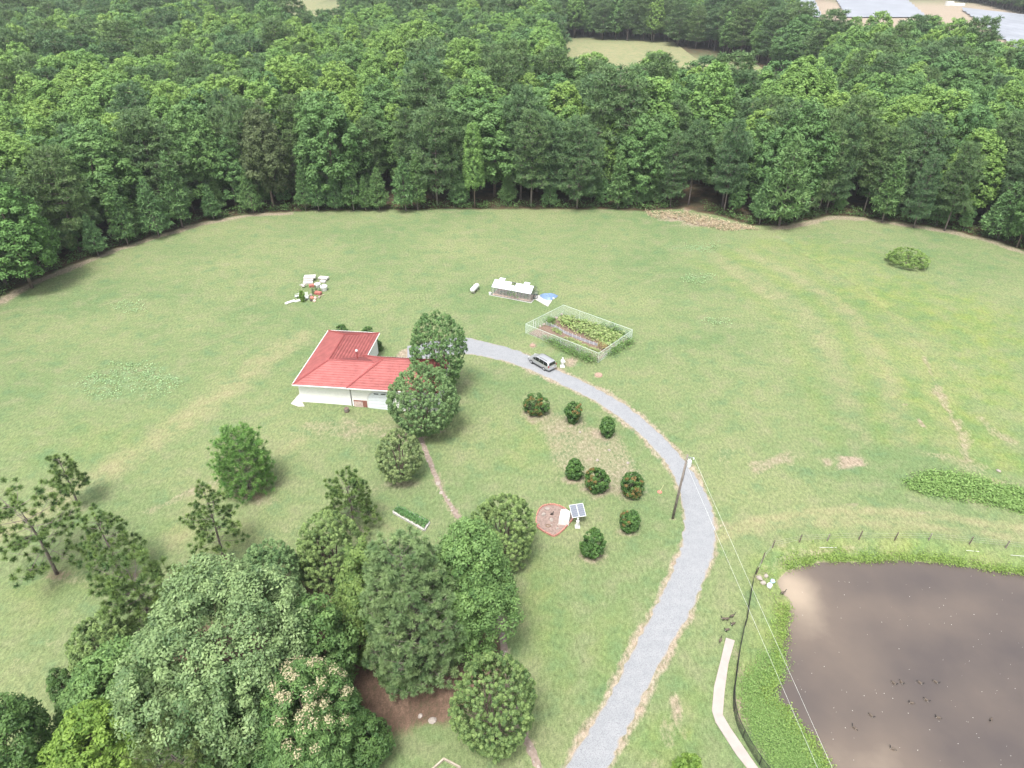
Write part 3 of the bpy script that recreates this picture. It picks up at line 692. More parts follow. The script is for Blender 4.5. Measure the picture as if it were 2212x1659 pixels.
# scatter of the rest of the forest
rng = np.random.RandomState(11)
pts = []
sp = 7.4
for j, yy in enumerate(np.arange(95, 860, sp*.87)):
    half = .76*math.hypot(yy, CAM_H)+35
    xs = np.arange(-half, half, sp)+(sp/2 if j % 2 else 0)
    pts.append(np.stack([xs, np.full(len(xs), yy)], 1))
pts = np.concatenate(pts); pts += rng.uniform(-2.2, 2.2, pts.shape)
fd = sdist(pts[:, 0], pts[:, 1], FOREST); ok = fd > 3.8
for Pg in (FIELD, FIELD2, SOLAR): ok &= sdist(pts[:, 0], pts[:, 1], Pg) < -2.5
fp = np.array(fpos)
dmin = np.sqrt(((pts[:, None, :]-fp[None])**2).sum(-1)).min(1); ok &= dmin > 4.2
ok &= ~((np.abs(pts[:, 0]-gz(1490,445).x) < 3.5) & (fd < 14))
pts = pts[ok]; fd = fd[ok]
sap = []
for i in range(len(EDGE)-1):
    a, b = EDGE[i], EDGE[i+1]; L = (b-a).length; d = Vector((-(b-a).y, (b-a).x, 0)).normalized()
    for _ in range(int(L/3.6)):
        c = a.lerp(b, rng.rand())+d*rng.uniform(2.2, 6.5); sap.append((c.x, c.y))
sap = np.array(sap); sap = sap[(np.sqrt(((sap[:, None, :]-fp[None])**2).sum(-1)).min(1) > 2.2) & (np.abs(sap[:, 0]-gz(1490,445).x) > 4) & (np.abs(sap[:, 0]) < .72*np.hypot(sap[:, 1], 50)+4)]
for k, (x, y) in enumerate(sap[:72]):
    kd = 'young_pine' if k % 3 else 'oak'
    tree(kd, k, (x, y, 0), rng.uniform(4.5, 8.5) if kd == 'oak' else rng.uniform(5, 10), 'dark young pine crowded in the shade at the foot of the forest edge' if k % 3 else 'low leafy sapling crowded in the shade at the foot of the forest edge', 'young_pine_tree' if k % 3 else 'oak_sapling_tree', 'young pines under the forest edge' if k % 3 else 'saplings under the forest edge', rng.uniform(.8, 1.1) if kd == 'oak' else 1.1)
lowf = fbm(pts[:, 0]+500, pts[:, 1], 45, 31); u = rng.rand(len(pts))
dist = np.hypot(pts[:, 0], pts[:, 1])
edge_zone = fd < 14
rightside = pts[:, 0] > .18*pts[:, 1]
p_pine = np.where(edge_zone, .55, np.where(pts[:, 1] > 380, .55, .16))+np.where(lowf > .58, .25, 0)
p_pop = np.where(edge_zone, .15, np.where(rightside, .38, .64))
kind = np.where(u < p_pine, 0, np.where(u < p_pine+p_pop*(1-p_pine), 1, 2))
var = rng.randint(0, 4, len(pts)); hh = np.clip(rng.normal(1.0, .125, len(pts)), .70, 1.32)*np.where(kind == 0, 24.5, np.where(kind == 1, 23.0, 21.5))*np.where(edge_zone, .93, 1)
wd = rng.uniform(.95, 1.38, len(pts)); rot = rng.rand(len(pts))*6.28
vis = np.abs(pts[:, 0]) < .72*np.hypot(pts[:, 1], 50)+6
order = np.argsort(np.where(vis, dist, 1e6))
N_IND = 300-len(FRONT)-1-min(72, len(sap))-28
KN = ['pine', 'poplar', 'oak']
LAB = {'pine':('dark blue green pine crown packed inside the forest behind its first row', 'dark pines inside the forest'),
       'poplar':('light green pointed poplar crown rising inside the forest behind its first row', 'light green poplars inside the forest'),
       'oak':('rounded mid green oak crown packed inside the forest behind its first row', 'round oaks inside the forest')}
for i in order[:N_IND]:
    k = KN[kind[i]]
    tree(k, int(var[i]), (pts[i, 0], pts[i, 1], 0), float(hh[i]), LAB[k][0], NAMES[k], LAB[k][1], float(wd[i]), float(rot[i]))
rest = order[N_IND:]
def forest_stuff(name, rest, srcs, choice, label):
    me = bpy.data.meshes.new(name); me.vertices.add(len(rest)); P3 = np.zeros((len(rest), 3), np.float32); P3[:, :2] = pts[rest]
    me.vertices.foreach_set('co', P3.ravel())
    for nm, val, ty in (('tree_idx', choice.astype(np.int32), 'INT'),):
        a = me.attributes.new(nm, ty, 'POINT'); a.data.foreach_set('value', val)
    hs = np.array([NV[KN[c//4]][c % 4][2] for c in choice]); s = hh[rest]/hs
    a = me.attributes.new('tree_scale', 'FLOAT_VECTOR', 'POINT'); a.data.foreach_set('vector', np.stack([s*wd[rest], s*wd[rest], s], 1).astype(np.float32).ravel())
    a = me.attributes.new('tree_turn', 'FLOAT_VECTOR', 'POINT'); z = np.zeros(len(rest)); a.data.foreach_set('vector', np.stack([z, z, rot[rest]], 1).astype(np.float32).ravel())
    o = link(name, me); tag(o, label, 'forest', kind='stuff')
    t = bpy.data.node_groups.new('forest_scatter', 'GeometryNodeTree')
    t.interface.new_socket('Geometry', in_out='INPUT', socket_type='NodeSocketGeometry'); t.interface.new_socket('Geometry', in_out='OUTPUT', socket_type='NodeSocketGeometry')
    gi = t.nodes.new('NodeGroupInput'); go = t.nodes.new('NodeGroupOutput'); ip = t.nodes.new('GeometryNodeInstanceOnPoints'); ip.inputs['Pick Instance'].default_value = True
    jn = t.nodes.new('GeometryNodeGeometryToInstance')
    outs = []
    for (crown, trunk) in srcs:
        j2 = t.nodes.new('GeometryNodeJoinGeometry')
        for ob in (crown, trunk):
            oi = t.nodes.new('GeometryNodeObjectInfo'); oi.transform_space = 'ORIGINAL'; oi.inputs['Object'].default_value = ob; oi.inputs['As Instance'].default_value = False
            t.links.new(oi.outputs['Geometry'], j2.inputs[0])
        outs.append(j2.outputs[0])
    gis = []
    for s_ in outs:
        q = t.nodes.new('GeometryNodeGeometryToInstance'); t.links.new(s_, q.inputs[0]); gis.append(q.outputs[0])
    jj = t.nodes.new('GeometryNodeJoinGeometry')
    for s_ in reversed(gis): t.links.new(s_, jj.inputs[0])
    t.links.new(jj.outputs[0], ip.inputs['Instance']); t.links.new(gi.outputs[0], ip.inputs['Points'])
    for nm, ty, sock in (('tree_idx', 'INT', 'Instance Index'), ('tree_scale', 'FLOAT_VECTOR', 'Scale'), ('tree_turn', 'FLOAT_VECTOR', 'Rotation')):
        na = t.nodes.new('GeometryNodeInputNamedAttribute'); na.data_type = ty; na.inputs['Name'].default_value = nm
        src = next(s for s in na.outputs if s.name == 'Attribute' and s.enabled)
        if sock == 'Rotation':
            er = t.nodes.new('FunctionNodeEulerToRotation'); t.links.new(src, er.inputs[0]); src = er.outputs[0]
        t.links.new(src, ip.inputs[sock])
    t.links.new(ip.outputs[0], go.inputs[0])
    md = o.modifiers.new('scatter', 'NODES'); md.node_group = t
    return o
# one standing tree of each shape lends its form to the far forest
src = {}
for tr_ in TREES:
    cr = next(c for c in tr_.children if c.name.startswith('crown')); tk = next(c for c in tr_.children if c.name.startswith('trunk'))
    for ki, k in enumerate(KN):
        for v in range(4):
            if cr.data == NV[k][v][0]: src.setdefault(ki*4+v, (cr, tk))
keys = sorted(src); look = {k: i for i, k in enumerate(keys)}
choice = np.array([c if c in look else keys[0] for c in kind[rest]*4+var[rest]])
fo = forest_stuff('forest', rest, [src[k] for k in keys], choice, 'dense mixed forest of pines and broadleaf trees running to the top of the picture')
a = fo.data.attributes['tree_idx']; a.data.foreach_set('value', np.array([look[c] for c in choice], np.int32))
#PART2
# ------------------------------------------------------------------ the house
def zh(x, y): return 601.66+.2*x, 672.4+.2*y
EZ = 3.6
HA = gz(*zh(150, 795), EZ); HE = gz(*zh(730, 830), EZ)
HANG = math.atan2(HE.y-HA.y, HE.x-HA.x)
HC, HS = math.cos(HANG), math.sin(HANG)
def hl(x, y, z):
    """a spot of the house read off the photograph, at height z, in the house's own axes"""
    p = gz(*zh(x, y), z)-HA; return Vector((p.x*HC+p.y*HS, -p.x*HS+p.y*HC, z))
def hw(x, y, z=0.0): return Vector((HA.x+x*HC-y*HS, HA.y+x*HS+y*HC, z))
house = thing('house', 'white L shaped house with red tiled hip roofs and arched garage door', 'house', (HA.x, HA.y, 0), HANG)
def tiles(name, p0, p1, q1, q0):
    """a roof plane of stepped, waved tile courses: eave p0-p1, top q0-q1"""
    p0, p1, q0, q1 = map(Vector, (p0, p1, q0, q1)); u = (p1-p0).normalized(); nrm = u.cross(q0-p0 if (q0-p0).length > (q1-p0).length*.2 else q1-p0).normalized()
    if nrm.z < 0: nrm = -nrm
    v = nrm.cross(u).normalized(); v = v if v.z > 0 else -v
    Ht = (q0-p0).dot(v); rows = max(3, int(Ht/.42)); V = []; F = []
    for k in range(rows):
        a, b = k/rows, (k+1)/rows
        for e, (t, off) in enumerate(((a, -.03), (a, .045), (b, .0))):
            pass
        lines = []
        for t, off in ((a, -.02), (a, .05), (b, .012)):
            l0 = p0.lerp(q0, t); l1 = p1.lerp(q1, t); lines.append((l0, l1, off))
        L = max((lines[0][1]-lines[0][0]).length, (lines[2][1]-lines[2][0]).length); n = max(1, int(L/.10)); base = len(V)
        for l0, l1, off in lines:
            for c in range(n+1):
                pt = l0.lerp(l1, c/n); w_ = math.cos((pt-p0).dot(u)/.40*2*PI); V.append(tuple(pt+nrm*(off+(.017*w_))))
        for r in range(2):
            for c in range(n): F.append((base+r*(n+1)+c, base+r*(n+1)+c+1, base+(r+1)*(n+1)+c+1, base+(r+1)*(n+1)+c))
    o = link(name, npmesh(name, V, F, REDROOF), house); return o
WX_, WY_, WR = 8.8, 16.9, EZ+1.9
GX0, GX1, GY0, GY1, GE, GR = 8.35, 22.2, -.06, 9.36, EZ+.06, EZ+2.66
ry = 4.6; gm = (GY0+GY1)/2; hr = gm-GY0
tiles('roof', (0,WY_,EZ), (0,0,EZ), (4.4,ry,WR), (4.4,WY_-4.4,WR))
tiles('roof', (0,0,EZ), (9.1,0,EZ), (12.2,ry,WR), (4.4,ry,WR))
tiles('roof', (WX_,9.2,EZ), (WX_,WY_,EZ), (4.4,WY_-4.4,WR), (4.4,ry,WR))
tiles('roof', (WX_,WY_,EZ), (0,WY_,EZ), (4.4,WY_-4.4,WR), (4.4,WY_-4.4,WR))
tiles('roof', (13,9.2,EZ), (WX_,9.2,EZ), (4.4,ry,WR), (12.2,ry,WR))
tiles('roof', (GX0,GY0,GE), (GX1,GY0,GE), (GX1-hr,gm,GR), (GX0+hr,gm,GR))
tiles('roof', (GX1,GY1,GE), (GX0,GY1,GE), (GX0+hr,gm,GR), (GX1-hr,gm,GR))
tiles('roof', (GX0,GY1,GE), (GX0,GY0,GE), (GX0+hr,gm,GR), (GX0+hr,gm,GR))
tiles('roof', (GX1,GY0,GE), (GX1,GY1,GE), (GX1-hr,gm,GR), (GX1-hr,gm,GR))
for a, b in [((0,0,EZ),(4.4,ry,WR)),((4.4,ry,WR),(4.4,WY_-4.4,WR)),((4.4,WY_-4.4,WR),(WX_,WY_,EZ)),((4.4,WY_-4.4,WR),(0,WY_,EZ)),((4.4,ry,WR),(11.9,ry,WR)),
             ((GX0,GY0,GE),(GX0+hr,gm,GR)),((GX0,GY1,GE),(GX0+hr,gm,GR)),((GX0+hr,gm,GR),(GX1-hr,gm,GR)),((GX1-hr,gm,GR),(GX1,GY0,GE)),((GX1-hr,gm,GR),(GX1,GY1,GE))]:
    mb = MB(); a = Vector(a)+Vector((0,0,.05)); b = Vector(b)+Vector((0,0,.05)); n = max(4, int((b-a).length/.45))
    for i in range(n): mb.tube([a.lerp(b, i/n), a.lerp(b, (i+1.06)/n)], [.135, .105], 6)
    mb.build('ridge_cap', REDTRIM, house)
mb = MB(); mb.prism([(0,0),(WX_,0),(WX_,WY_),(0,WY_)], EZ-.13, EZ-.05); mb.build('soffit', WHITE, house)
mb = MB(); mb.prism([(GX0,GY0),(GX1,GY0),(GX1,GY1),(GX0,GY1)], EZ-.12, EZ+.0); mb.build('soffit', WHITE, house)
for a, b in [((0,0),(8.3,0)),((0,0),(0,WY_)),((WX_,9.4),(WX_,WY_)),((0,WY_),(WX_,WY_)),((GX0,GY0),(GX1,GY0)),((9.0,GY1),(GX1,GY1)),((GX1,GY0),(GX1,GY1))]:
    mb = MB(); d = Vector((b[1]-a[1], a[0]-b[0], 0)).normalized()*.06
    if (a, b) in [((0,0),(0,WY_)), ((9.0,GY1),(GX1,GY1)), ((0,WY_),(WX_,WY_))]: d = -d
    mb.bar(Vector((*a, EZ-.02))+d, Vector((*b, EZ-.02))+d, .12, .16); mb.build('gutter', WHITE, house)
wx0, wy0 = .45, .85
mb = MB(); mb.prism([(wx0,wy0),(WX_-.4,wy0),(WX_-.4,WY_-.5),(wx0,WY_-.5)], -.5, EZ-.12); mb.build('wall', STUCCO, house)
gy0 = .78; gx0 = 8.6
mb = MB(); mb.prism([(gx0,gy0),(GX1-.5,gy0),(GX1-.5,GY1-.5),(gx0,GY1-.5)], -1.1, EZ-.11); mb.build('wall', STUCCO, house)
ax0 = hl(985, 1062, -.55).x; ax1 = ax0+3.7
def arch(x0, x1, z0, z1, y0, y1, mi=0, mb=None):
    mb = mb or MB(); cx = (x0+x1)/2; R = (x1-x0)/2; pts = [(x0,z0),(x1,z0)]
    hz_ = z1-z0-R*.8
    pts += [(cx+R*math.cos(a), z0+hz_+R*.8*math.sin(a)) for a in [PI*i/12 for i in range(13)]]
    n = len(pts); vs = [(p[0],y0,p[1]) for p in pts]+[(p[0],y1,p[1]) for p in pts]
    return mb.add(vs, [tuple(range(n)), tuple(range(2*n-1, n-1, -1))]+[(i, n+i, n+(i+1) % n, (i+1) % n) for i in range(n)], mi)
arch(ax0-.28, ax1+.28, -.62, 2.95, gy0-.06, gy0+.02).build('arch_surround', WHITE, house)
gd = arch(ax0, ax1, -.6, 2.75, gy0-.12, gy0-.02).build('garage_door', mat('door_white', (.66,.70,.74), .5, var=.03), house)
GLASSD = mat('dark_glass', (.02,.025,.03), .12, spec=.6, var=.02)
for s in (-1, 1):
    mb = MB(); cx = (ax0+ax1)/2+s*.55; mb.box((cx, gy0-.14, 2.42), (.72,.04,.16)); mb.build('pane', GLASSD, gd)
for k in range(1, 5):
    MB().box(((ax0+ax1)/2, gy0-.13, -.6+k*.6), (3.6,.03,.035)).build('panel_joint', mat('joint_grey', (.45,.47,.48), .7), gd)
bx0 = hl(820, 1050, -.5).x
mb = MB(); rb = random.Random(2)
for r in range(20):
    x = bx0-(r % 2)*.11
    while x < ax0-.3:
        a, b = max(x, bx0), min(x+.215, ax0-.29)
        if b-a > .03: mb.box(((a+b)/2, gy0-.03-rb.uniform(0,.012), -.62+r*.083), (b-a-.012,.07,.07))
        x += .225
tag(mb.build('brick_panel', mat('red_brick', (.33,.145,.11), .9, var=.2, scale=5), house), kind='stuff')
mb = MB(); mb.box((bx0+.75, gy0-.10, .22), (1.35,.06,1.15)); mb.build('stone_panel', mat('pink_stone', (.55,.43,.39), .8, var=.2, scale=4), house, )
mb = MB(); mb.tube([(8.45,gy0-.09,3.2),(8.45,gy0-.09,-.5)], [.05,.05], 6); mb.build('downpipe', WHITE, house)
mb = MB(); mb.tube([(8.35,.45,3.55),(8.35,.1,3.35)], [.06,.06], 6); mb.build('downpipe', WHITE, house)
p = hl(855, 515, 4.55); q = hl(850, 428, 6.0)
mb = MB(); mb.tube([(p.x,p.y,4.0),(p.x,p.y,6.0)], [.11,.11], 8); ch = mb.build('flue', REDTRIM, house)
mb = MB(); mb.lathe([(.05,0),(.2,.02),(.2,.2),(.08,.3)], 10, (p.x,p.y,5.95)); mb.build('flue_cap', WHITEM, ch)
p = hl(725, 582, 4.85); MB().box((p.x,p.y,4.93), (.75,.3,.10)).build('roof_vent', mat('vent_red', (.25,.06,.055), .6), house)
c = hl(240, 985, 0)
tag(MB().prism([(-.9,.1),(.5,-.5),(1.4,-.35),(.6,.8),(.5,3.0),(-.5,3.2)], -.2, .08).build('apron', CONCW, None, (HA.x,HA.y,0), rz=HANG), kind='structure')
a0 = hw(*hl(700, 1055, -.4).xy); 
tag(MB().prism([tuple(hl(x, y, -.4).xy) for x, y in [(770,1040),(985,1062),(950,1095),(880,1103),(800,1088)]], -1.0, -.34).build('garage_step', CONCW, None, (HA.x,HA.y,0), rz=HANG), kind='structure')
tag(MB().prism([(ax0-.3,gy0-.75),(ax1+.3,gy0-.75),(ax1+.3,gy0-.1),(ax0-.3,gy0-.1)], -1.3, -.62).build('garage_sill', CONCW, None, (HA.x,HA.y,0), rz=HANG), kind='structure')
p = g(*zh(738, 1085)); mb = MB(); mb.lathe([(.33,0),(.38,.15),(.38,.55),(.33,.7),(.28,.7),(.28,.62)], 12)
br = thing('barrel', 'brown wooden barrel standing against the white house wall', 'barrel', p); mb.build('staves', WOODGREY, br)
for z in (.12, .58): MB().lathe([(.385,0),(.385,.05)], 12, (0,0,z)).build('hoop', mat('rust_hoop', (.16,.10,.08), .7), br)

# ------------------------------------------------------------------ trees round the house
def fit(x0, x1, yt, yb, z0):
    """centre, radius and height of a rounded crown that fills a picture box, standing clear of the ground by z0"""
    cx, cy = (x0+x1)/2, (yt+yb)/2; zc = z0+2.5
    for _ in range(6):
        p = gz(cx, cy, zc); k = pxm(p); R = (x1-x0)/2/k; dl = math.atan2(CAM_H-zc, p.y); b = (yb-yt)/2/k
        hh2 = math.sqrt(max(b*b-(R*math.sin(dl))**2, (.45*R)**2))/math.cos(dl); hh2 = min(hh2, 1.5*R); zc = z0+hh2
    return Vector((p.x, p.y, 0)), R, 2*hh2
M_MAPLE = leaf_mat('maple_leaf', (0.060,0.129,0.039), (0.190,0.312,0.097), transl=.25)
M_SILVER = leaf_mat('silver_maple_leaf', (0.060,0.124,0.045), (0.243,0.343,0.139), transl=.25, spec=.4)
M_BRIGHT = leaf_mat('bright_maple_leaf', (0.065,0.130,0.036), (0.210,0.301,0.084), transl=.3)
M_YEL = leaf_mat('yellow_maple_leaf', (0.083,0.166,0.030), (0.236,0.359,0.070), transl=.35)
M_DARK = leaf_mat('dark_leaf', (0.033,0.079,0.024), (0.099,0.179,0.049), transl=.2)
M_CREPE = leaf_mat('crepe_leaf', (0.061,0.135,0.048), (0.199,0.304,0.118), transl=.25)
M_CREPEY = leaf_mat('olive_crepe_leaf', (0.057,0.114,0.037), (0.227,0.320,0.105), transl=.25)
M_PALE = leaf_mat('pale_crepe_leaf', (0.066,0.125,0.042), (0.260,0.330,0.133), transl=.25)
M_ELM = leaf_mat('elm_leaf', (0.067,0.151,0.050), (0.189,0.304,0.107), transl=.25)
M_BLOSSOM = leaf_mat('cream_blossom', (.30,.27,.15), (.52,.47,.31), transl=.25)
M_DPINE = leaf_mat('blue_pine_needle', (0.102,0.181,0.075), (0.264,0.363,0.151), transl=.15)
M_BPINE = leaf_mat('fresh_pine_needle', (0.075,0.185,0.044), (0.214,0.369,0.093), transl=.2)
M_NPINE = leaf_mat('dark_pine_needle', (0.058,0.117,0.037), (0.197,0.285,0.078), transl=.15)
def fg(box, z0, prof, m, label, name, nc, nl, cr, leaf, seed, stems=1, trunk_r=.22, up=.55, squash=.85, tip=.15, tuftlen=0., lobes=.2, fill=.2, tone=(.42,.22), asp=.5, cover=2.3, K=0, **kw):
    p, R, Hc = fit(*box, z0); gzv = h1(p.x, p.y)
    la = (leaf*1.25)**2*asp/2; nl = int(min(cover*4*PI*R*R*(.5+.5*Hc/(2*R))/(nc*la), 70000/nc))
    me, C = crown_mesh(name+'_crown', seed, R*.94, z0+Hc, max(z0, .05), prof, nc, nl, cr, leaf, m, lobes, fill, up, squash, tip, tone, asp, tuftlen, K, **kw)
    t = thing(name, label, 'tree', (p.x, p.y, gzv)); link('crown', me, t); link('trunk', trunk_mesh(name+'_trunk', seed, (z0+Hc)*.86, trunk_r, C, k=16, stems=stems), t)
    return t, R, Hc, C
fg((885,1005,677,845), .9, roundp, M_ELM, 'rounded mid green tree on the drive bend behind the red roof', 'elm_tree', 1300, 48, 0.52, 0.180, 21, tuftlen=.7, stems=3, K=0, lobes=.10, fill=.1, cover=2.6)
fg((838,992,787,937), .8, roundp, M_CREPE, 'large many stemmed crepe myrtle hiding the corner of the garage', 'crepe_myrtle_tree', 1450, 48, 0.50, 0.172, 22, stems=5, tip=.45, tuftlen=.7, K=0, lobes=.10, fill=.1, cover=2.6)
fg((813,911,922,1041), .25, egg, M_PALE, 'pale tipped round crepe myrtle beside the stepping stone path', 'crepe_myrtle_tree', 484, 48, 0.44, 0.170, 23, stems=4, tip=.45, tuftlen=.7, K=0, lobes=.10, fill=.1, cover=2.6)
fg((150,290,1335,1480), .4, egg, M_CREPEY, 'olive crepe myrtle at the left flank of the tree clump', 'crepe_myrtle_tree', 572, 48, 0.47, 0.162, 24, stems=4, tip=.35, tuftlen=.7, K=6, spread=.42, lr=(.46,.62), cover=2.6)
fg((104,162,1440,1515), .15, egg, M_DARK, 'small very dark evergreen peeping out beside the left maple', 'evergreen_tree', 110, 44, .34, .16, 25)
fg((372,484,1212,1310), .3, roundp, M_CREPEY, 'low olive crepe myrtle behind the big silver maple', 'crepe_myrtle_tree', 440, 48, 0.44, 0.170, 26, stems=4, tip=.4, tuftlen=.7, K=6, spread=.42, lr=(.46,.62), cover=2.6)
fg((268,690,1252,1610), 2.0, dome, M_SILVER, 'huge silvery green maple, the largest crown of the tree clump', 'maple_tree', 620, 88, 1.0, .24, 27, trunk_r=.42, lobes=.34, up=.8, squash=1.15, tip=.3, tone=(.38,.22), K=11, lr=(.52,.68))
fg((128,345,1408,1590), 1.2, dome, M_MAPLE, 'green maple leaning out on the left of the huge silvery maple', 'maple_tree', 330, 70, .75, .26, 28, up=.7, tip=.25, lobes=.25, K=8)
fg((600,765,1285,1510), 1.2, dome, M_MAPLE, 'darker green maple between the silvery maple and the blue green pine', 'maple_tree', 300, 66, .7, .25, 29, up=.6, tone=(.30,.2), lobes=.22, K=7)
fg((512,655,1170,1320), .5, roundp, M_CREPE, 'mid green crepe myrtle behind the silvery maple, beside a yellowish one', 'crepe_myrtle_tree', 616, 48, 0.52, 0.170, 30, stems=4, tip=.3, tuftlen=.7, K=6, spread=.42, lr=(.46,.62), cover=2.6)
fg((640,780,1110,1270), .5, egg, M_CREPEY, 'tall yellowish crepe myrtle in front of the pine by the raised bed', 'crepe_myrtle_tree', 616, 48, 0.52, 0.170, 31, stems=4, tip=.45, tuftlen=.7, K=6, spread=.42, lr=(.46,.62), cover=2.6)
fg((700,890,1160,1420), 1.0, dome, M_BRIGHT, 'light green maple just left of the blue green pine', 'maple_tree', 360, 72, .75, .25, 32, up=.7, tip=.25, lobes=.25, tone=(.40,.2), K=8)
fg((898,1124,1105,1440), 1.4, dome, M_MAPLE, 'big rounded maple at the right side of the tree clump above the lawn', 'maple_tree', 520, 84, .85, .23, 33, trunk_r=.35, up=.75, squash=1.05, tip=.3, lobes=.2, tone=(.45,.2), K=9)
fg((1012,1162,1070,1220), .5, egg, M_CREPEY, 'yellow topped crepe myrtle beside the brick edged solar bed', 'crepe_myrtle_tree', 616, 48, 0.49, 0.170, 34, stems=4, tip=.5, tuftlen=.7, K=6, spread=.42, lr=(.46,.62), cover=2.6)
fg((975,1160,1420,1626), .5, roundp, M_CREPEY, 'loose crepe myrtle standing alone at the bottom of the lawn over the path', 'crepe_myrtle_tree', 1100, 48, 0.42, 0.155, 35, stems=5, tip=.3, tuftlen=.7, tone=(.32,.2), K=0, lobes=.10, fill=.1, cover=2.6)
tf, Rf, Hf, Cf = fg((530,792,1425,1700), .8, dome, M_MAPLE, 'dark green tree splashed with cream blossom at the bottom of the clump', 'flowering_tree', 420, 74, .72, .26, 36, up=.6, tone=(.25,.18), asp=.35, K=8)
rngb = np.random.RandomState(5)
sel = Cf[(Cf[:, 2] > Hf*.55)]; ang = np.arctan2(sel[:, 1], sel[:, 0]); sel = sel[(sel[:, 0] > -Rf*.35) & (sel[:, 2]+.25*sel[:, 0]+rngb.uniform(-1, 1, len(sel)) > Hf*.72)][:46]
ii = np.repeat(np.arange(len(sel)), 60); Db = unit(rngb.normal(size=(len(ii), 3))+np.array([.1,-.2,1.0])); V, Fq = leaves(sel[ii]*1.03+Db*.62*rngb.uniform(.6, 1.05, len(ii))[:, None], Db+rngb.normal(size=Db.shape)*.5, .20, .10, rngb)
tag(link('blossom', npmesh('blossom', V, Fq, M_BLOSSOM, tone=rngb.rand(len(ii))), tf), 'cream blossom sprays')
fg((722,836,1490,1700), .2, egg, M_DARK, 'dark narrow evergreen at the right foot of the blossoming tree', 'evergreen_tree', 300, 50, .5, .2, 37, tone=(.5,.25), tip=.2)
fg((108,330,1512,1740), .8, roundp, M_YEL, 'bright yellow green maple at the lower left of the clump', 'maple_tree', 380, 78, .7, .25, 38, up=.7, tip=.2, lobes=.16, tone=(.45,.2), K=8)
fg((-80,118,1512,1740), .6, roundp, M_DARK, 'dark leafy tree cut off at the lower left corner', 'broadleaf_tree', 320, 66, .65, .24, 39, tone=(.55,.25), tip=.25, K=8)
fg((335,600,1480,1690), .3, dome, M_MAPLE, 'low spreading maple filling the gap below the huge silvery maple', 'maple_tree', 330, 64, .7, .25, 40, tone=(.30,.22), tip=.25, K=9)
fg((815,925,1395,1480), .15, dome, M_DARK, 'deep shaded evergreen shrub tree under the blue green pine', 'evergreen_tree', 120, 44, .45, .2, 41)
def fgpine(base, ytop, rpx, label, seed, m, whorls, nb, z0f, nn=76, ln=.36, wd=.056, tuft_n=3, prof=None, r=.14, side=2, irregular=.35, up=.6, tone=(.45,.2), h=None, name='young_pine_tree'):
    p = g(*base); H = h or tall(p, ytop); R = rpx/pxm(p+Vector((0,0,H*.5)))
    cr, tr = pine_parts(name, seed, H, R, H*z0f, whorls, nb, m, tuft_n, nn, ln, wd, prof, -.05, up, r, irregular, side, .02, tone)
    t = thing(name, label, 'tree', p, seed); link('crown', cr, t); link('trunk', tr, t); return t
pr1 = lambda t: np.clip(np.sqrt(np.clip(1-((t-.22)/.85)**2, .01, 1)), .12, 1)
pr2 = lambda t: np.sqrt(np.clip(1-((t-.4)/.68)**2, .03, 1))
NP_ = dict(m=M_NPINE)
fgpine((170,1093), 985, 34, 'slim little pine with a bare lower trunk, farthest of the pines by the track', 51, M_NPINE, 8, 4, .34, prof=pr1, tuft_n=2.3)
fgpine((123,1240), 1080, 96, 'wide open limbed pine near the picture edge beside two slimmer pines', 52, M_NPINE, 9, 4.5, .22, prof=pr2, tuft_n=3.4, r=.19, nn=90, ln=.44, irregular=.5)
fgpine((262,1245), 1105, 58, 'upright pine between the wide open limbed pine and the tree clump', 53, M_NPINE, 10, 4, .18, prof=pr1, tuft_n=3)
fgpine((484,1207), 1060, 54, 'lone sparse pine on a patch of red straw above the tree clump', 54, M_NPINE, 11, 4.3, .26, prof=pr1, tuft_n=2.6)
fgpine((765,1137), 1033, 56, 'rusty centred pine beside the white edged raised bed', 55, M_NPINE, 10, 4.2, .2, prof=pr1, tuft_n=3.4)
fgpine((335,1362), 1213, 84, 'bushy long needled pine rising behind the olive crepe myrtle', 56, M_NPINE, 8, 5, .12, prof=pr2, tuft_n=3.6, r=.19, nn=90, ln=.5)
fgpine((537,1056), 938, 64, 'dense bright green pine alone on the lawn below the house', 57, M_BPINE, 17, 7, .10, nn=40, ln=.42, wd=.05, tuft_n=4, prof=lambda t: np.clip(np.sqrt(np.clip(1-((t-.25)/.80)**2, .02, 1)), .2, 1), side=2, irregular=.2, name='pine_tree')
fgpine((905,1440), 1187, 116, 'blue green pine wedged between two maples in the middle of the clump', 58, M_DPINE, 22, 8, .10, nn=110, ln=.46, wd=.05, tuft_n=4, prof=lambda t: np.clip(np.sqrt(np.clip(1-((t-.2)/.86)**2, .02, 1)), .15, 1), r=.25, irregular=.2, name='pine_tree')
fgpine((430,1745), 1588, 84, 'pale pompom needled pine at the bottom picture edge', 59, leaf_mat('pale_pine_needle', (.06,.10,.03), (.15,.20,.06), transl=.2), 8, 6, .3, nn=70, ln=.42, wd=.04, tuft_n=3, prof=pr2, r=.15, name='pine_tree')

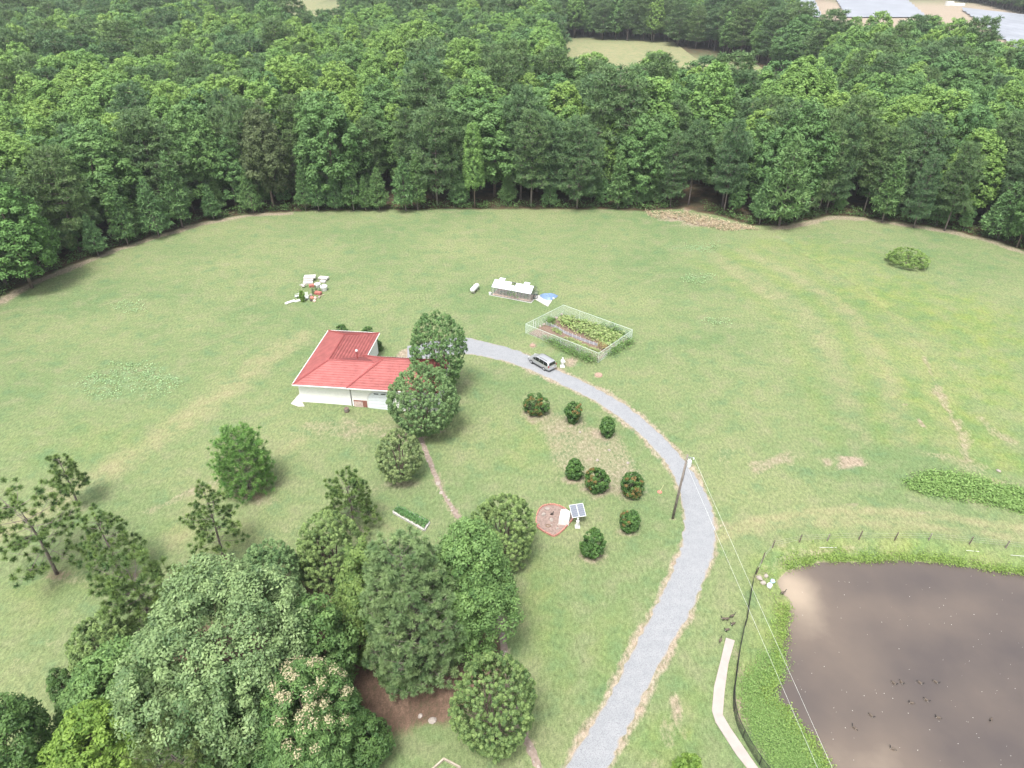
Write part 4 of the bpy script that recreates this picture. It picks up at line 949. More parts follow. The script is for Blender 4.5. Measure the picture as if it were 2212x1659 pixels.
# ------------------------------------------------------------------ shrubs
M_HOLLY = leaf_mat('holly_leaf', (0.023,0.072,0.016), (0.087,0.177,0.034), transl=.15, spec=.4)
M_RUST = leaf_mat('rusty_leaf', (.14,.098,.030), (.23,.165,.060), transl=.2)
def shrub(box, label, seed, rust=0., prof=egg, dirn=(0,-1), name='round_shrub', m=M_HOLLY, nc=150, group='clipped shrubs on the lawn'):
    p, R, Hc = fit(*box, .05); me, C = crown_mesh(name, seed, R*.93, Hc, .0, prof, nc, 46, .30, .17, m, .10, .15, .5, .9, .2, (.42,.2))
    t = thing(name, label, 'shrub', (p.x, p.y, h1(p.x, p.y)), 0, group); link('foliage', me, t)
    MB().tube([(0,0,-.15),(.02,0,Hc*.4),(.04,.02,Hc*.8)], [.08,.06,.02], 6).build('stem', BARK, t)
    if rust:
        r = np.random.RandomState(seed+7); d = np.array([dirn[0], dirn[1], .5]); sc = C/np.array([R,R,Hc])-np.array([0,0,.5]); k = (sc@d+r.uniform(-.12, .12, len(sc))) > (.60-rust*.42); S = C[k][:int(34*rust)+6]
        if len(S):
            i = np.repeat(np.arange(len(S)), 44); D = unit(r.normal(size=(len(i), 3))+S[i]/R*.8+np.array([0,0,.3])); V, Fq = leaves(S[i]*1.04+D*.30*r.uniform(.6, 1.05, len(i))[:, None], D+r.normal(size=D.shape)*.4, .17, .09, r)
            tag(link('new_leaves', npmesh('new_leaves', V, Fq, M_RUST, tone=r.rand(len(i))), t), 'rusty orange new leaves')
    return t
SH = [((1130,1185,850,897), 'widest round shrub with rusty front, nearest the house along the drive', .6, roundp, (-.2,-1)),
      ((1217,1259,872,916), 'top heavy shrub on a narrow foot with rusty shoulders', .35, lambda t: np.clip(.35+.75*t, 0, 1)*np.sqrt(np.clip(1-((t-.5)/.53)**4, 0, 1)), (.8,-.6)),
      ((1297,1327,902,943), 'smallest shrub, all green, at the edge of the drive', 0, roundp, (0,-1)),
      ((1224,1259,989,1034), 'plain green egg shaped shrub left of two rusty ones', 0, egg, (0,-1)),
      ((1265,1315,1012,1064), 'plump shrub rusty on its left, middle of the row of three', .3, roundp, (-1,-.2)),
      ((1340,1392,1021,1073), 'plump shrub rusty in front, nearest the utility pole', .5, roundp, (0,-1)),
      ((1341,1380,1103,1148), 'small shrub with one rusty patch in its own ring of bare soil', .2, roundp, (-1,-.3)),
      ((1256,1307,1140,1203), 'pointed all green shrub below the solar panel', 0, egg, (0,-1))]
for i, (b, lab, ru, pf, dn) in enumerate(SH): shrub(b, lab, 70+i, ru, pf, dn)
for i, (x, y, r_p, lab) in enumerate([(680,185,26,'dark green shrub peeking over the back eave of the red roof'),(965,205,24,'pointed dark shrub behind the back corner of the red roof'),(1058,350,24,'leafy shrub against the white wall in the roof corner')]):
    cx, cy = zh(x, y); shrub((cx-r_p*.5, cx+r_p*.5, cy-9, cy+14), lab, 85+i, name='garden_shrub', nc=60, group='shrubs behind the house')
shrub((1918,2011,533,563), 'wide round thicket alone on the right of the field', 95, prof=roundp, name='thicket', m=leaf_mat('thicket_leaf', (0.106,0.186,0.048), (0.252,0.371,0.097)), nc=420, group=None).scale = (1, 1, .62)
shrub((1455,1515,1632,1700), 'yellow green bush at the bottom edge by the drive', 96, prof=roundp, name='garden_shrub', m=M_YEL, nc=110, group=None)

# ------------------------------------------------------------------ weeds, bank growth, undergrowth
def scatter(name, label, pts, hts, leaf, per, m, seed, spread=.35, up=.8):
    r = np.random.RandomState(seed); n = len(pts); z = hz(pts[:, 0], pts[:, 1]); i = np.repeat(np.arange(n), per); k = len(i)
    h = hts[i]*r.rand(k)**.7
    C = np.stack([pts[i, 0]+r.normal(0, spread, k), pts[i, 1]+r.normal(0, spread, k), z[i]+h+.02], 1)
    N = r.normal(size=(k, 3))*.5+np.array([0,0,up*1.9]); sz = leaf*r.uniform(.6, 1.3, k); V, Fq = leaves(C, N, sz, sz*.5, r)
    return tag(link(name, npmesh(name, V, Fq, m, tone=np.clip(r.normal(.45, .22, k)+.25*h/(hts[i]+.01)-.1, 0, 1))), label, 'plants', kind='stuff')
def fillp(poly_px, n, seed, z=0.0):
    P = [gz(x, y, z) for x, y in poly_px]; r = np.random.RandomState(seed); xs = [p.x for p in P]; ys = [p.y for p in P]; q = np.stack([r.uniform(min(xs), max(xs), n*4), r.uniform(min(ys), max(ys), n*4)], 1)
    return q[inside(q[:, 0], q[:, 1], P)][:n]
M_KUDZU = leaf_mat('weed_leaf', (0.101,0.194,0.046), (0.232,0.352,0.108), transl=.25)
M_BANK = leaf_mat('bank_leaf', (0.116,0.199,0.039), (0.255,0.359,0.084), transl=.25)
M_UNDER = leaf_mat('undergrowth_leaf', (0.053,0.112,0.033), (0.128,0.225,0.068), transl=.2)
M_STRAW = leaf_mat('straw', (.34,.27,.17), (.50,.42,.29), transl=.2)
r0 = np.random.RandomState(8)
q = fillp([(1945,1043),(1990,1025),(2040,1018),(2100,1030),(2160,1050),(2230,1062),(2330,1080),(2330,1130),(2212,1108),(2130,1090),(2040,1075),(1980,1062)], 900, 1); scatter('weed_patch', 'bright green knee high weeds in a long tongue above the pond fence', q, r0.uniform(.15, .6, len(q)), .34, 10, M_KUDZU, 2, .45)
q = fillp([(1600,1470),(1640,1420),(1690,1400),(1700,1440),(1665,1490),(1690,1530),(1720,1570),(1750,1620),(1800,1680),(1690,1700),(1640,1620),(1605,1560)], 1250, 3, -.3); scatter('bank_weeds', 'lush weeds on the pond bank below the black fence', q, r0.uniform(.1, .55, len(q)), .17, 11, M_KUDZU, 4, .4)
sh = []
P3 = POND+[POND[0]]
for i in range(len(P3)-1):
    a, b = P3[i], P3[i+1]; L = (b-a).length
    if i < 1 : continue
    for _ in range(int(L*26)):
        c = a.lerp(b, r0.rand()); sh.append((c.x+r0.normal(0, .1), c.y+r0.normal(0, .1)))
sh = np.array(sh); s = sdist(sh[:, 0], sh[:, 1], POND)
# push outward from the water by a random amount
cen = np.array([np.mean([p.x for p in POND]), np.mean([p.y for p in POND])]); dv = sh-cen; dv /= np.linalg.norm(dv, axis=1, keepdims=True)
sh = sh+dv*np.abs(r0.normal(.3, .7, len(sh)))[:, None]; sh = sh[(sdist(sh[:, 0], sh[:, 1], POND) < -.02)]
lowc = (np.hypot(sh[:, 0]-c0.x, sh[:, 1]-c0.y) > 2.6); sh = sh[lowc]
scatter('bank_grass', 'tall bright grass fringing the muddy pond', sh, r0.uniform(.2, .6, len(sh)), .20, 8, M_BANK, 5, .28, .5)
q = []
for i in range(len(EDGE)-1):
    a, b = EDGE[i], EDGE[i+1]; L = (b-a).length; d = Vector((-(b-a).y, (b-a).x, 0)).normalized()
    for _ in range(int(L*3.2)):
        c = a.lerp(b, r0.rand())+d*(abs(r0.normal(0, 1.3))+.9); q.append((c.x, c.y))
q = np.array(q); q = q[np.abs(q[:, 0]-gz(1490,445).x) > 3.0]; scatter('undergrowth', 'low green undergrowth along the foot of the forest edge', q, r0.uniform(.4, 2.3, len(q)), .45, 14, M_UNDER, 6, .5)
q = fillp([(1395,457),(1480,460),(1560,478),(1645,497),(1560,500),(1470,478),(1400,470)], 420, 9); scatter('dry_grass', 'pale straw coloured grass on the little bank before the forest', q, r0.uniform(.3, .9, len(q)), .38, 9, M_STRAW, 7, .3, .3)
q = np.concatenate([fillp([(170,800),(260,780),(330,790),(390,820),(380,850),(280,862),(180,855)], 130, 12), fillp([(240,655),(310,650),(315,672),(250,678)], 26, 13), fillp([(1480,525),(1560,522),(1545,548),(1490,545)], 34, 14), fillp([(1470,595),(1550,592),(1540,615),(1480,612)], 30, 15), fillp([(1520,690),(1590,688),(1580,702),(1530,702)], 14, 16)])
scatter('field_weeds', 'pale tufts of weeds scattered over the mown field', q, r0.uniform(.15, .5, len(q)), .30, 8, leaf_mat('field_weed', (0.200,0.328,0.137), (0.321,0.456,0.237)), 8, .5)

# ------------------------------------------------------------------ fenced vegetable garden
def zg(x, y): return 1123.7+.12*x, 637+.12*y
GC = [g(*zg(95, 692)), g(*zg(772, 345)), g(*zg(2008, 800)), g(*zg(1402, 1225))]
NETW = mat('pale_wire', (.62,.70,.64), .5, var=.03); POSTW = mat('pale_post', (.52,.60,.53), .5, var=.04)
GH = 1.9
vf = thing('garden_fence', 'tall pale wire fence enclosing the vegetable garden', 'fence', GC[0])
o0 = GC[0]
for i in range(4):
    a, b = GC[i]-o0, GC[(i+1) % 4]-o0; L = (b-a).length; n = round(L/3.6)
    for k in range(n): 
        p = a.lerp(b, k/n); MB().tube([p-Vector((0,0,.2)), p+Vector((0,0,GH))], [.022,.022], 6).build('post', POSTW, vf)
    MB().bar(a+Vector((0,0,GH)), b+Vector((0,0,GH)),   .05).build('top_rail', POSTW, vf)
    mb = MB(); m_ = int(L/.11)
    for k in range(m_): p = a.lerp(b, (k+.5)/m_); mb.bar(p+Vector((0,0,.03)), p+Vector((0,0,GH-.03)), .007)
    for k in range(15): z = .06+k*.125; mb.bar(a+Vector((0,0,z)), b+Vector((0,0,z)), .007)
    tag(mb.build('wire_mesh', NETW, vf), kind='stuff')
for dx, h in ((.0, 1.4), (1.0, 1.4)):
    p = g(*zg(238+dx*40, 590))-o0; MB().bar(p, p+Vector((0,0,h)), .09).build('gate_post', WHITE, vf)
gs = MB().prism([tuple((GC[i]+(GC[(i+2) % 4]-GC[i])*.03).xy) for i in range(4)], -.1, .05).build('garden_soil', SOIL); tag(gs, kind='structure')
# grey board edging with white stakes
be = thing('board_edging', 'low grey board edging with white stakes between the vegetable rows', 'edging', g(*zg(470, 545)))
A_ = g(*zg(470, 545)); pts_ = [g(*zg(x, y)) for x, y in [(470,545),(640,600),(780,690),(940,760),(1080,815),(1250,880),(1385,925)]]
for i in range(len(pts_)-1):
    MB().bar(pts_[i]-A_+Vector((0,0,.3)), pts_[i+1]-A_+Vector((0,0,.3)), .04, .55).build('board', mat('weathered_board', (.36,.36,.40), .85, var=.15), be)
for k in range(13):
    t = k/12*5.999; i = int(t); p = pts_[i].lerp(pts_[i+1], t-i)-A_; MB().bar(p+Vector((0,-.05,0)), p+Vector((0,-.05,.85)), .045).build('stake', WHITE, be)
M_SQ = leaf_mat('squash_leaf', (0.150,0.225,0.075), (0.405,0.465,0.210), (0.128,0.210,0.060), (0.345,0.435,0.150), transl=.25); M_VINE = leaf_mat('vine_leaf', (0.075,0.150,0.045), (0.168,0.280,0.084), (0.090,0.180,0.045), (0.210,0.336,0.098)); M_CORN = leaf_mat('dry_leaf', (.30,.22,.10), (.42,.33,.17))
def plant_mesh(name, seed, R, H, n, leaf, m, asp=.8):
    r = np.random.RandomState(seed); d = r.normal(size=(n, 2))*R*.5; h = H*(1-.5*np.clip(np.hypot(d[:, 0], d[:, 1])/R, 0, 1))*r.uniform(.35, 1.05, n)
    V, Fq = leaves(np.stack([d[:, 0], d[:, 1], h], 1), r.normal(size=(n, 3))*.45+np.array([0,0,1.]), leaf*r.uniform(.6, 1.3, n), leaf*asp*r.uniform(.6, 1.2, n), r)
    return npmesh(name, V, Fq, m, tone=np.clip(r.normal(.5, .25, n), 0, 1))
SQ = [plant_mesh('squash_plant', 500+i, .85, .85, 70, .36, M_SQ) for i in range(3)]; VI = [plant_mesh('vine_plant', 510+i, .9, 1.2, 150, .20, M_VINE) for i in range(3)]
LT = [plant_mesh('row_plant', 520+i, .4, .45, 46, .18, M_SQ) for i in range(2)]; CO = [plant_mesh('dry_plant', 530, .55, 1.1, 90, .26, M_CORN, .2)]
def plants(poly_px, n, meshes, name, label, group, seed, dmin=.8):
    P = [g(x, y) for x, y in poly_px]; r = random.Random(seed); xs = [p.x for p in P]; ys = [p.y for p in P]; got = []; tries = 0
    while len(got) < n and tries < 6000:
        tries += 1; x, y = r.uniform(min(xs), max(xs)), r.uniform(min(ys), max(ys))
        if inside(np.array([x]), np.array([y]), P)[0] and all((x-a)**2+(y-b)**2 > dmin*dmin for a, b in got): got.append((x, y))
    for k, (x, y) in enumerate(got):
        o = link(name, meshes[k % len(meshes)], None, (x, y, h1(x, y)+.03), r.random()*6.28); s = r.uniform(.8, 1.2); o.scale = (s, s, s*r.uniform(.85, 1.2)); tag(o, label, 'plant', group)
plants([zg(*q) for q in [(745,440),(860,420),(1300,560),(1640,640),(1900,760),(1760,880),(1560,960),(1420,880),(1230,760),(960,640),(760,520)]], 66, SQ, 'squash_plant', 'broad leaved pale squash plant in the thick block behind the board edging', 'squash plants in the garden', 1, .80)
plants([zg(*q) for q in [(1500,600),(1650,580),(1950,730),(1850,770)]], 9, VI, 'vine_plant', 'dark green vine climbing in the far corner of the garden fence', 'vines in the far garden corner', 2, .8)
plants([zg(*q) for q in [(800,800),(900,790),(1450,1040),(1440,1110),(1320,1090)]], 34, LT, 'row_plant', 'small yellowish plant in the narrow row before the board edging', 'row of small plants', 3, .48)
plants([zg(*q) for q in [(560,640),(640,620),(760,720),(700,740)]], 7, LT, 'row_plant', 'small plant on the bare soil near the garden gate', 'small plants near the gate', 4, .5)
plants([zg(*q) for q in [(420,800),(600,810),(1300,1150),(1360,1230),(1180,1215),(620,930)]], 22, VI, 'vine_plant', 'green vine tumbling over the front of the garden fence', 'vines on the garden front', 5, .8)
plants([zg(*q) for q in [(1500,1130),(1980,840),(2010,890),(1650,1110)]], 13, VI, 'vine_plant', 'green vine along the side of the garden fence facing the field', 'vines on the garden side', 6, .8)
plants([zg(*q) for q in [(1390,900),(1520,960),(1560,1010),(1450,980)]], 7, CO, 'dry_plant', 'dried tan plant at the end of the board edging', 'dried plants at the edging end', 7, .4)
plants([zg(*q) for q in [(490,480),(600,470),(600,540),(520,550)]], 3, VI, 'vine_plant', 'leafy plant beside the black pot in the garden', 'leafy plants by the pot', 8, .5)
def rock(px_xy, r, label, seed, name='stone', m=STONE, flat=.55, group=None, dz=0.0):
    p = g(*px_xy); mb = MB(); mb.blob((0,0,r*flat*.5), (r, r*.8, r*flat), random.Random(seed), 8, 5, .22); o = mb.build(name, m, None, (p.x, p.y, p.z+dz), rz=seed)
    return tag(o, label, 'stone', group)
for i, (x, y, r, lab) in enumerate([(745,358,.32,'white stone in the far left corner of the garden'),(645,425,.38,'white sack like stone beside the black pot'),(430,545,.4,'pale rock at the left end of the board edging'),(360,575,.34,'pale rock inside the garden gate'),(1035,640,.28,'grey stone among the squash plants'),(1180,720,.24,'grey pale stone at the edge of the squash plants')]): rock(zg(x, y), r, lab, 30+i, dz=.06)
p = g(*zg(610, 465), .06); tag(MB().lathe([(.2,0),(.3,.45),(.28,.45),(.2,.1)], 10).build('plant_pot', BLACKM, None, p), 'black plant pot standing in the garden', 'pot')

# ------------------------------------------------------------------ greenhouse, tank, tarpaulin
def zq(x, y): return 991+.112*x, 566.3+.112*y
A_ = g(*zq(635, 640)); B_ = g(*zq(1390, 782)); ga = math.atan2(B_.y-A_.y, B_.x-A_.x); GL = (B_-A_).length; GD = 3.3; GW = 1.85; GRZ = 2.75
gh = thing('greenhouse', 'long glass greenhouse with dark green frame and white roof panes', 'greenhouse', (A_.x, A_.y, 0), ga)
GLASS = mat('clear_pane', (.75,.80,.78), .08, var=.02, alpha=.09, spec=.5); ROOFP = mat('white_roof_pane', (.56,.60,.62), .35, var=.04, alpha=.95)
MB().prism([(-.15,-.15),(GL+.15,-.15),(GL+.15,GD+.15),(-.15,GD+.15)], -.2, .1).build('plinth', CONCW, gh)
MB().prism([(.1,.1),(GL-.1,.1),(GL-.1,GD-.1),(.1,GD-.1)], .1, .12).build('floor_tiles', mat('pink_floor', (.42,.28,.22), .85, var=.15), gh)
fr = MB(); nb_ = 12
for k in range(nb_+1):
    x = GL*k/nb_
    for y in (0, GD): fr.bar((x,y,.1), (x,y,GW), .035)
    fr.bar((x,0,GW), (x,GD/2,GRZ), .04); fr.bar((x,GD,GW), (x,GD/2,GRZ), .04)
for y in (0, GD): fr.bar((0,y,GW), (GL,y,GW), .07); fr.bar((0,y,.13), (GL,y,.13), .07)
fr.bar((0,GD/2,GRZ), (GL,GD/2,GRZ), .07)
for x in (0, GL):
    fr.bar((x,0,.13), (x,GD,.13), .07); fr.bar((x,0,GW), (x,GD,GW), .04)
    for k in range(1, 5): y = GD*k/5; fr.bar((x,y,.1), (x,y,GW+(GRZ-GW)*(1-abs(y/GD*2-1))), .035)
fr.build('frame', DKGREEN, gh)
nr = 9
for k in range(nr):
    x0, x1 = GL*k/nr+.02, GL*(k+1)/nr-.02
    for s, (ya, yb) in enumerate(((-.08, GD/2), (GD+.08, GD/2))):
        za = GW-.04; short = (s == 0 and k == 4); fr_ = .62 if short else 1.0
        mb = MB(); yb2 = ya+(yb-ya)*fr_; zb2 = za+(GRZ-za)*fr_
        mb.add([(x0,ya,za+.05),(x1,ya,za+.05),(x1,yb2,zb2+.05),(x0,yb2,zb2+.05),(x0,ya,za+.035),(x1,ya,za+.035),(x1,yb2,zb2+.035),(x0,yb2,zb2+.035)], [(0,1,2,3),(7,6,5,4),(0,4,5,1),(1,5,6,2),(2,6,7,3),(3,7,4,0)]); mb.build('roof_pane', ROOFP, gh)
for k in range(nb_):
    for y in (-.01, GD+.01): MB().box((GL*(k+.5)/nb_, y, (GW+.1)/2), (GL/nb_-.05,.012,GW-.2)).build('wall_pane', GLASS, gh)
for x in (-.01, GL+.01):
    for k in range(5):
        if x > 1 and k in (2,): continue
        MB().box((x, GD*(k+.5)/5, (GW+.1)/2), (.012,GD/5-.05,GW-.2)).build('wall_pane', GLASS, gh)
for fx in (.17, .80):
    c = Vector((GL*fx, GD*.5+.45, GRZ+.12)); MB().box(c, (1.15,.75,.03), M=Matrix.Rotation(rad(8), 3, 'X')).build('roof_vent', ROOFP, gh)
for fx in (.22, .85):
    mb = MB(); 
    for a, b in (((-.4,-.35),(.4,-.35)),((.4,-.35),(.4,.35)),((.4,.35),(-.4,.35)),((-.4,.35),(-.4,-.35))): mb.bar((GL*fx+a[0], GD*.25+.35+a[1], GRZ-.30+a[1]*.48+.06), (GL*fx+b[0], GD*.25+.35+b[1], GRZ-.30+b[1]*.48+.06), .03)
    mb.build('vent_frame', mat('frame_grey', (.3,.33,.33), .5), gh)
for z0, z1, an in ((.15, .98, 50), (1.02, 1.85, 20)):
    d = MB(); ca, sa = math.cos(rad(an)), math.sin(rad(an)); hx, hy = GL+.03, GD*.6
    def dp(u, z): return (hx+ca*u, hy+sa*u-.9+.4, z)
    for a, b in (((0,z0),(.8,z0)),((.8,z0),(.8,z1)),((.8,z1),(0,z1)),((0,z1),(0,z0))): d.bar(dp(*a), dp(*b), .08)
    do = d.build('door', DKGREEN, gh); MB().add([dp(.05,z0+.05), dp(.75,z0+.05), dp(.75,z1-.05), dp(.05,z1-.05)], [(0,1,2,3)]).build('pane', GLASS, do)
for x, y, w_, lab in ((2.5,.8,2.2,0),(5.6,GD-.7,3,1)):
    b = MB(); b.box((x,y,.8), (w_,.6,.05)); 
    for sx in (-1, 1): b.box((x+sx*w_*.45,y,.45), (.05,.5,.7))
    b.build('bench', WOODGREY, gh)
for i, (u, v, s, lab) in enumerate([(.55,.55,1.9,'big leafy plant pressed against the front panes inside the greenhouse'),(.42,1.9,1.2,'yellow green plant behind the big leafy one inside the greenhouse'),(.83,1.1,.8,'small plant near the door inside the greenhouse')]):
    p = Vector((A_.x+math.cos(ga)*GL*u-math.sin(ga)*v, A_.y+math.sin(ga)*GL*u+math.cos(ga)*v, .13)); o = link('greenhouse_plant', VI[i], None, p, i); o.scale = (s*.8, s*.8, s); tag(o, lab, 'plant')
# propane tank
p = g(*zq(310, 560)); e1 = g(*zq(265, 575)); e2 = g(*zq(370, 470)); an = math.atan2((e2-e1).y, (e2-e1).x); TL = max((e2-e1).length*.9, 2.2)
tk = thing('propane_tank', 'white capsule shaped propane tank lying on the grass beside the greenhouse', 'tank', p, an)
mb = MB(); R = .5; prof = [(R*math.sin(t*PI/2/5), TL/2+.35-.35*(1-math.cos(t*PI/2/5))) for t in range(6)]
pts2 = [(-TL/2-.34,0,.75),(-TL/2-.25,0,.75),(-TL/2-.1,0,.75),(-TL/2+.1,0,.75),(TL/2-.1,0,.75),(TL/2+.1,0,.75),(TL/2+.25,0,.75),(TL/2+.34,0,.75)]
mb.tube(pts2, [.08,.28,.43,.5,.5,.43,.28,.08], 14); mb.build('shell', WHITE, tk, smooth=True)
MB().lathe([(.2,0),(.2,.16),(.12,.22)], 10, (0,0,1.22)).build('valve_dome', WHITE, tk)
for sx in (-1, 1): MB().box((sx*TL*.3,0,.16), (.18,.7,.34)).build('leg', CONC, tk)
# slab, tarpaulin pool and stones by the greenhouse door
tag(MB().prism([tuple(g(*zq(x, y)).xy) for x, y in [(1440,700),(1530,640),(1800,740),(1720,860),(1640,815)]], -.1, .07).build('concrete_slab', CONCW), kind='structure')
c = g(*zq(1730, 670)); tp_ = thing('tarpaulin', 'blue tarpaulin crumpled over a low round pool beside the greenhouse', 'tarpaulin', c)
rt = random.Random(3); mb = MB(); rings = 7; n = 18; vs = [(0,0,.38)]; fs = []
for i in range(1, rings):
    for k in range(n):
        a = 2*PI*k/n; r_m = (1.75+.25*math.sin(3*a)+rt.uniform(-.12,.12)*(i == rings-1))*i/(rings-1); vs.append((r_m*math.cos(a), r_m*.8*math.sin(a), (.42+rt.uniform(-.06,.06))*(1 if i < rings-2 else (.55 if i == rings-2 else .03))))
fs = [(0,1+k,1+(k+1) % n) for k in range(n)]+[(1+i*n+k,1+(i+1)*n+k,1+(i+1)*n+(k+1) % n,1+i*n+(k+1) % n) for i in range(rings-2) for k in range(n)]
mb.add(vs, fs); mb.build('sheet', mat('blue_tarp', (.15,.235,.37), .45, var=.15, spec=.5), tp_)
for i, (x, y, lab) in enumerate([(1825,712,'white block weighing down the near edge of the blue tarpaulin'),(1850,668,'white block weighing down the far edge of the blue tarpaulin')]):
    q = g(*zq(x, y)); tag(MB().box((0,0,.12), (.4,.25,.22)).build('block', WHITE, None, (q.x,q.y,q.z+.02), rz=.5+i), lab, 'block')
q = g(*zq(605, 630)); tag(MB().lathe([(.25,0),(.28,.5),(.1,.62)], 10).build('water_jug', WHITE, None, q), 'white jug at the near left corner of the greenhouse', 'jug')

# ------------------------------------------------------------------ van
wf = g(1148.3, 784.7); wr = g(1176.5, 800.8); va = math.atan2((wf-wr).y, (wf-wr).x)
vc = (wf+wr)/2+Vector((-math.sin(va), math.cos(va), 0))*(-.85 if False else -.85)
nrm_ = Vector((-math.sin(va), math.cos(va), 0)); vc = (wf+wr)/2+(nrm_ if nrm_.y > 0 else -nrm_)*.85
van = thing('minivan', 'silver minivan parked on the gravel drive with its rear towards us', 'van', (vc.x, vc.y, .06), va)
SILV = mat('silver_paint', (.46,.47,.48), .28, metal=.55, var=.02, spec=.6); GLS = mat('van_glass', (.012,.014,.016), .08, spec=.7, var=.01); TYRE = mat('tyre', (.018,.018,.018), .85); ALLOY = mat('alloy', (.55,.56,.57), .3, metal=.8); PLAST = mat('dark_plastic', (.05,.05,.055), .6); REDL = mat('red_lens', (.35,.02,.02), .25, spec=.6)
ST = [(-2.52,.80,.42,.90,.92),(-2.46,.92,.30,.96,1.15),(-2.32,.96,.27,1.0,1.60),(-2.05,.98,.26,1.02,1.72),(-1.2,1.0,.25,1.02,1.77),(-.2,1.0,.25,1.02,1.78),(.55,.99,.25,1.02,1.72),(.95,.99,.25,1.02,1.50),(1.45,.97,.25,1.0,1.09),(1.9,.94,.25,.95,.99),(2.3,.88,.27,.82,.87),(2.5,.72,.34,.62,.66)]
def vsec(s):
    x, w_, zb, bz, zr = s; up_ = zr-bz; f = min(1, max(0, up_/.7)); re = w_*(.93-.17*f)
    return [(x,-w_*.9,zb),(x,-w_,zb+.2),(x,-w_,(zb+bz)/2+.05),(x,-w_*.96,bz),(x,-re,zr-.06*f-.005),(x,-re*.8,zr),(x,re*.8,zr),(x,re,zr-.06*f-.005),(x,w_*.96,bz),(x,w_,(zb+bz)/2+.05),(x,w_,zb+.2),(x,w_*.9,zb)]
mb = MB(); secs = [vsec(s) for s in ST]; n = 12; vs = [p for s in secs for p in s]
fs = [(i*n+k, i*n+(k+1) % n, (i+1)*n+(k+1) % n, (i+1)*n+k) for i in range(len(ST)-1) for k in range(n)]+[tuple(range(n))[::-1], tuple((len(ST)-1)*n+k for k in range(n))]
mb.add(vs, fs); body = mb.build('body', SILV, van, smooth=True)
def interp(x):
    for i in range(len(ST)-1):
        if ST[i][0] <= x <= ST[i+1][0]:
            t = (x-ST[i][0])/(ST[i+1][0]-ST[i][0]); return tuple(a+(b-a)*t for a, b in zip(ST[i], ST[i+1]))
for sd in (1, -1):
    for x0, x1 in ((-2.15,-1.32),(-1.27,-.28),(-.22,.62),(.66,1.25)):
        mb = MB(); N_ = 5; top = []; bot = []
        for k in range(N_+1):
            s = vsec(interp(x0+(x1-x0)*k/N_)); b, t = Vector(s[3]), Vector(s[4]); 
            lo = b.lerp(t, .06); hi = b.lerp(t, .90)
            for v, L in ((lo, bot), (hi, top)): L.append((v.x, (abs(v.y)+.012)*sd, v.z+.004))
        mb.add(bot+top, [(k, k+1, N_+2+k, N_+1+k) for k in range(N_)]); mb.build('side_window', GLS, van)
def cross(i0, i1, f0, f1, yin, name, m):
    a, b = ST[i0], ST[i1]; A4 = Vector(vsec(a)[5]); B4 = Vector(vsec(b)[5]); pts = []
    for f in (f0, f1):
        s = tuple(p+(q-p)*f for p, q in zip(a, b)); c = vsec(s); w_ = abs(c[5][1])/.8*yin; d = .02
        pts.append([(c[5][0]+(d if i1 > 6 else -d), y, c[5][2]+d) for y in (-w_, 0, w_)])
    (p0, p1) = pts; return MB().add(p0+p1, [(0,1,4,3),(1,2,5,4)]).build(name, m, van)
a, b = ST[6], ST[8]
def quad(name, m, P): return MB().add(P, [(0,1,2,3)]).build(name, m, van)
quad('windscreen', GLS, [(1.42,-.80,1.13),(1.42,.80,1.13),(.62,.66,1.725),(.62,-.66,1.725)])
quad('rear_window', GLS, [(-2.475,-.74,1.10),(-2.475,.74,1.10),(-2.335,.66,1.585),(-2.335,-.66,1.585)])
for sd in (1, -1):
    MB().box((-2.46, sd*.83, 1.02), (.12,.16,.32)).build('tail_light', REDL, van)
    MB().box((2.36, sd*.66, .72), (.22,.30,.16)).build('headlight', mat('lamp_glass', (.7,.72,.74), .15, spec=.6), van)
    MB().box((.95, sd*1.08, 1.08), (.12,.2,.16)).build('mirror', SILV, van)
    MB().box((-.3, sd*1.0, .36), (3.2,.04,.10)).build('sill', PLAST, van)
    MB().bar((-1.9,sd*.62,1.80), (.1,sd*.62,1.81), .04).build('roof_rail', PLAST, van)
MB().box((-2.54,0,.52), (.16,1.72,.20)).build('bumper', SILV, van); MB().box((2.47,0,.42), (.14,1.5,.22)).build('bumper', PLAST, van)
MB().box((-2.56,0,.80), (.03,.5,.13)).build('number_plate', WHITE, van)
for x in (-1.5, 1.5):
    for sd in (1, -1):
        mb = MB(); mb.tube([(x,sd*.82,.33),(x,sd*.86,.33),(x,sd*1.0,.33),(x,sd*1.02,.33)], [.28,.34,.34,.29], 16); wl = mb.build('wheel', TYRE, van)
        MB().tube([(x,sd*1.0,.33),(x,sd*1.035,.33)], [.23,.21], 12).build('rim', ALLOY, wl)

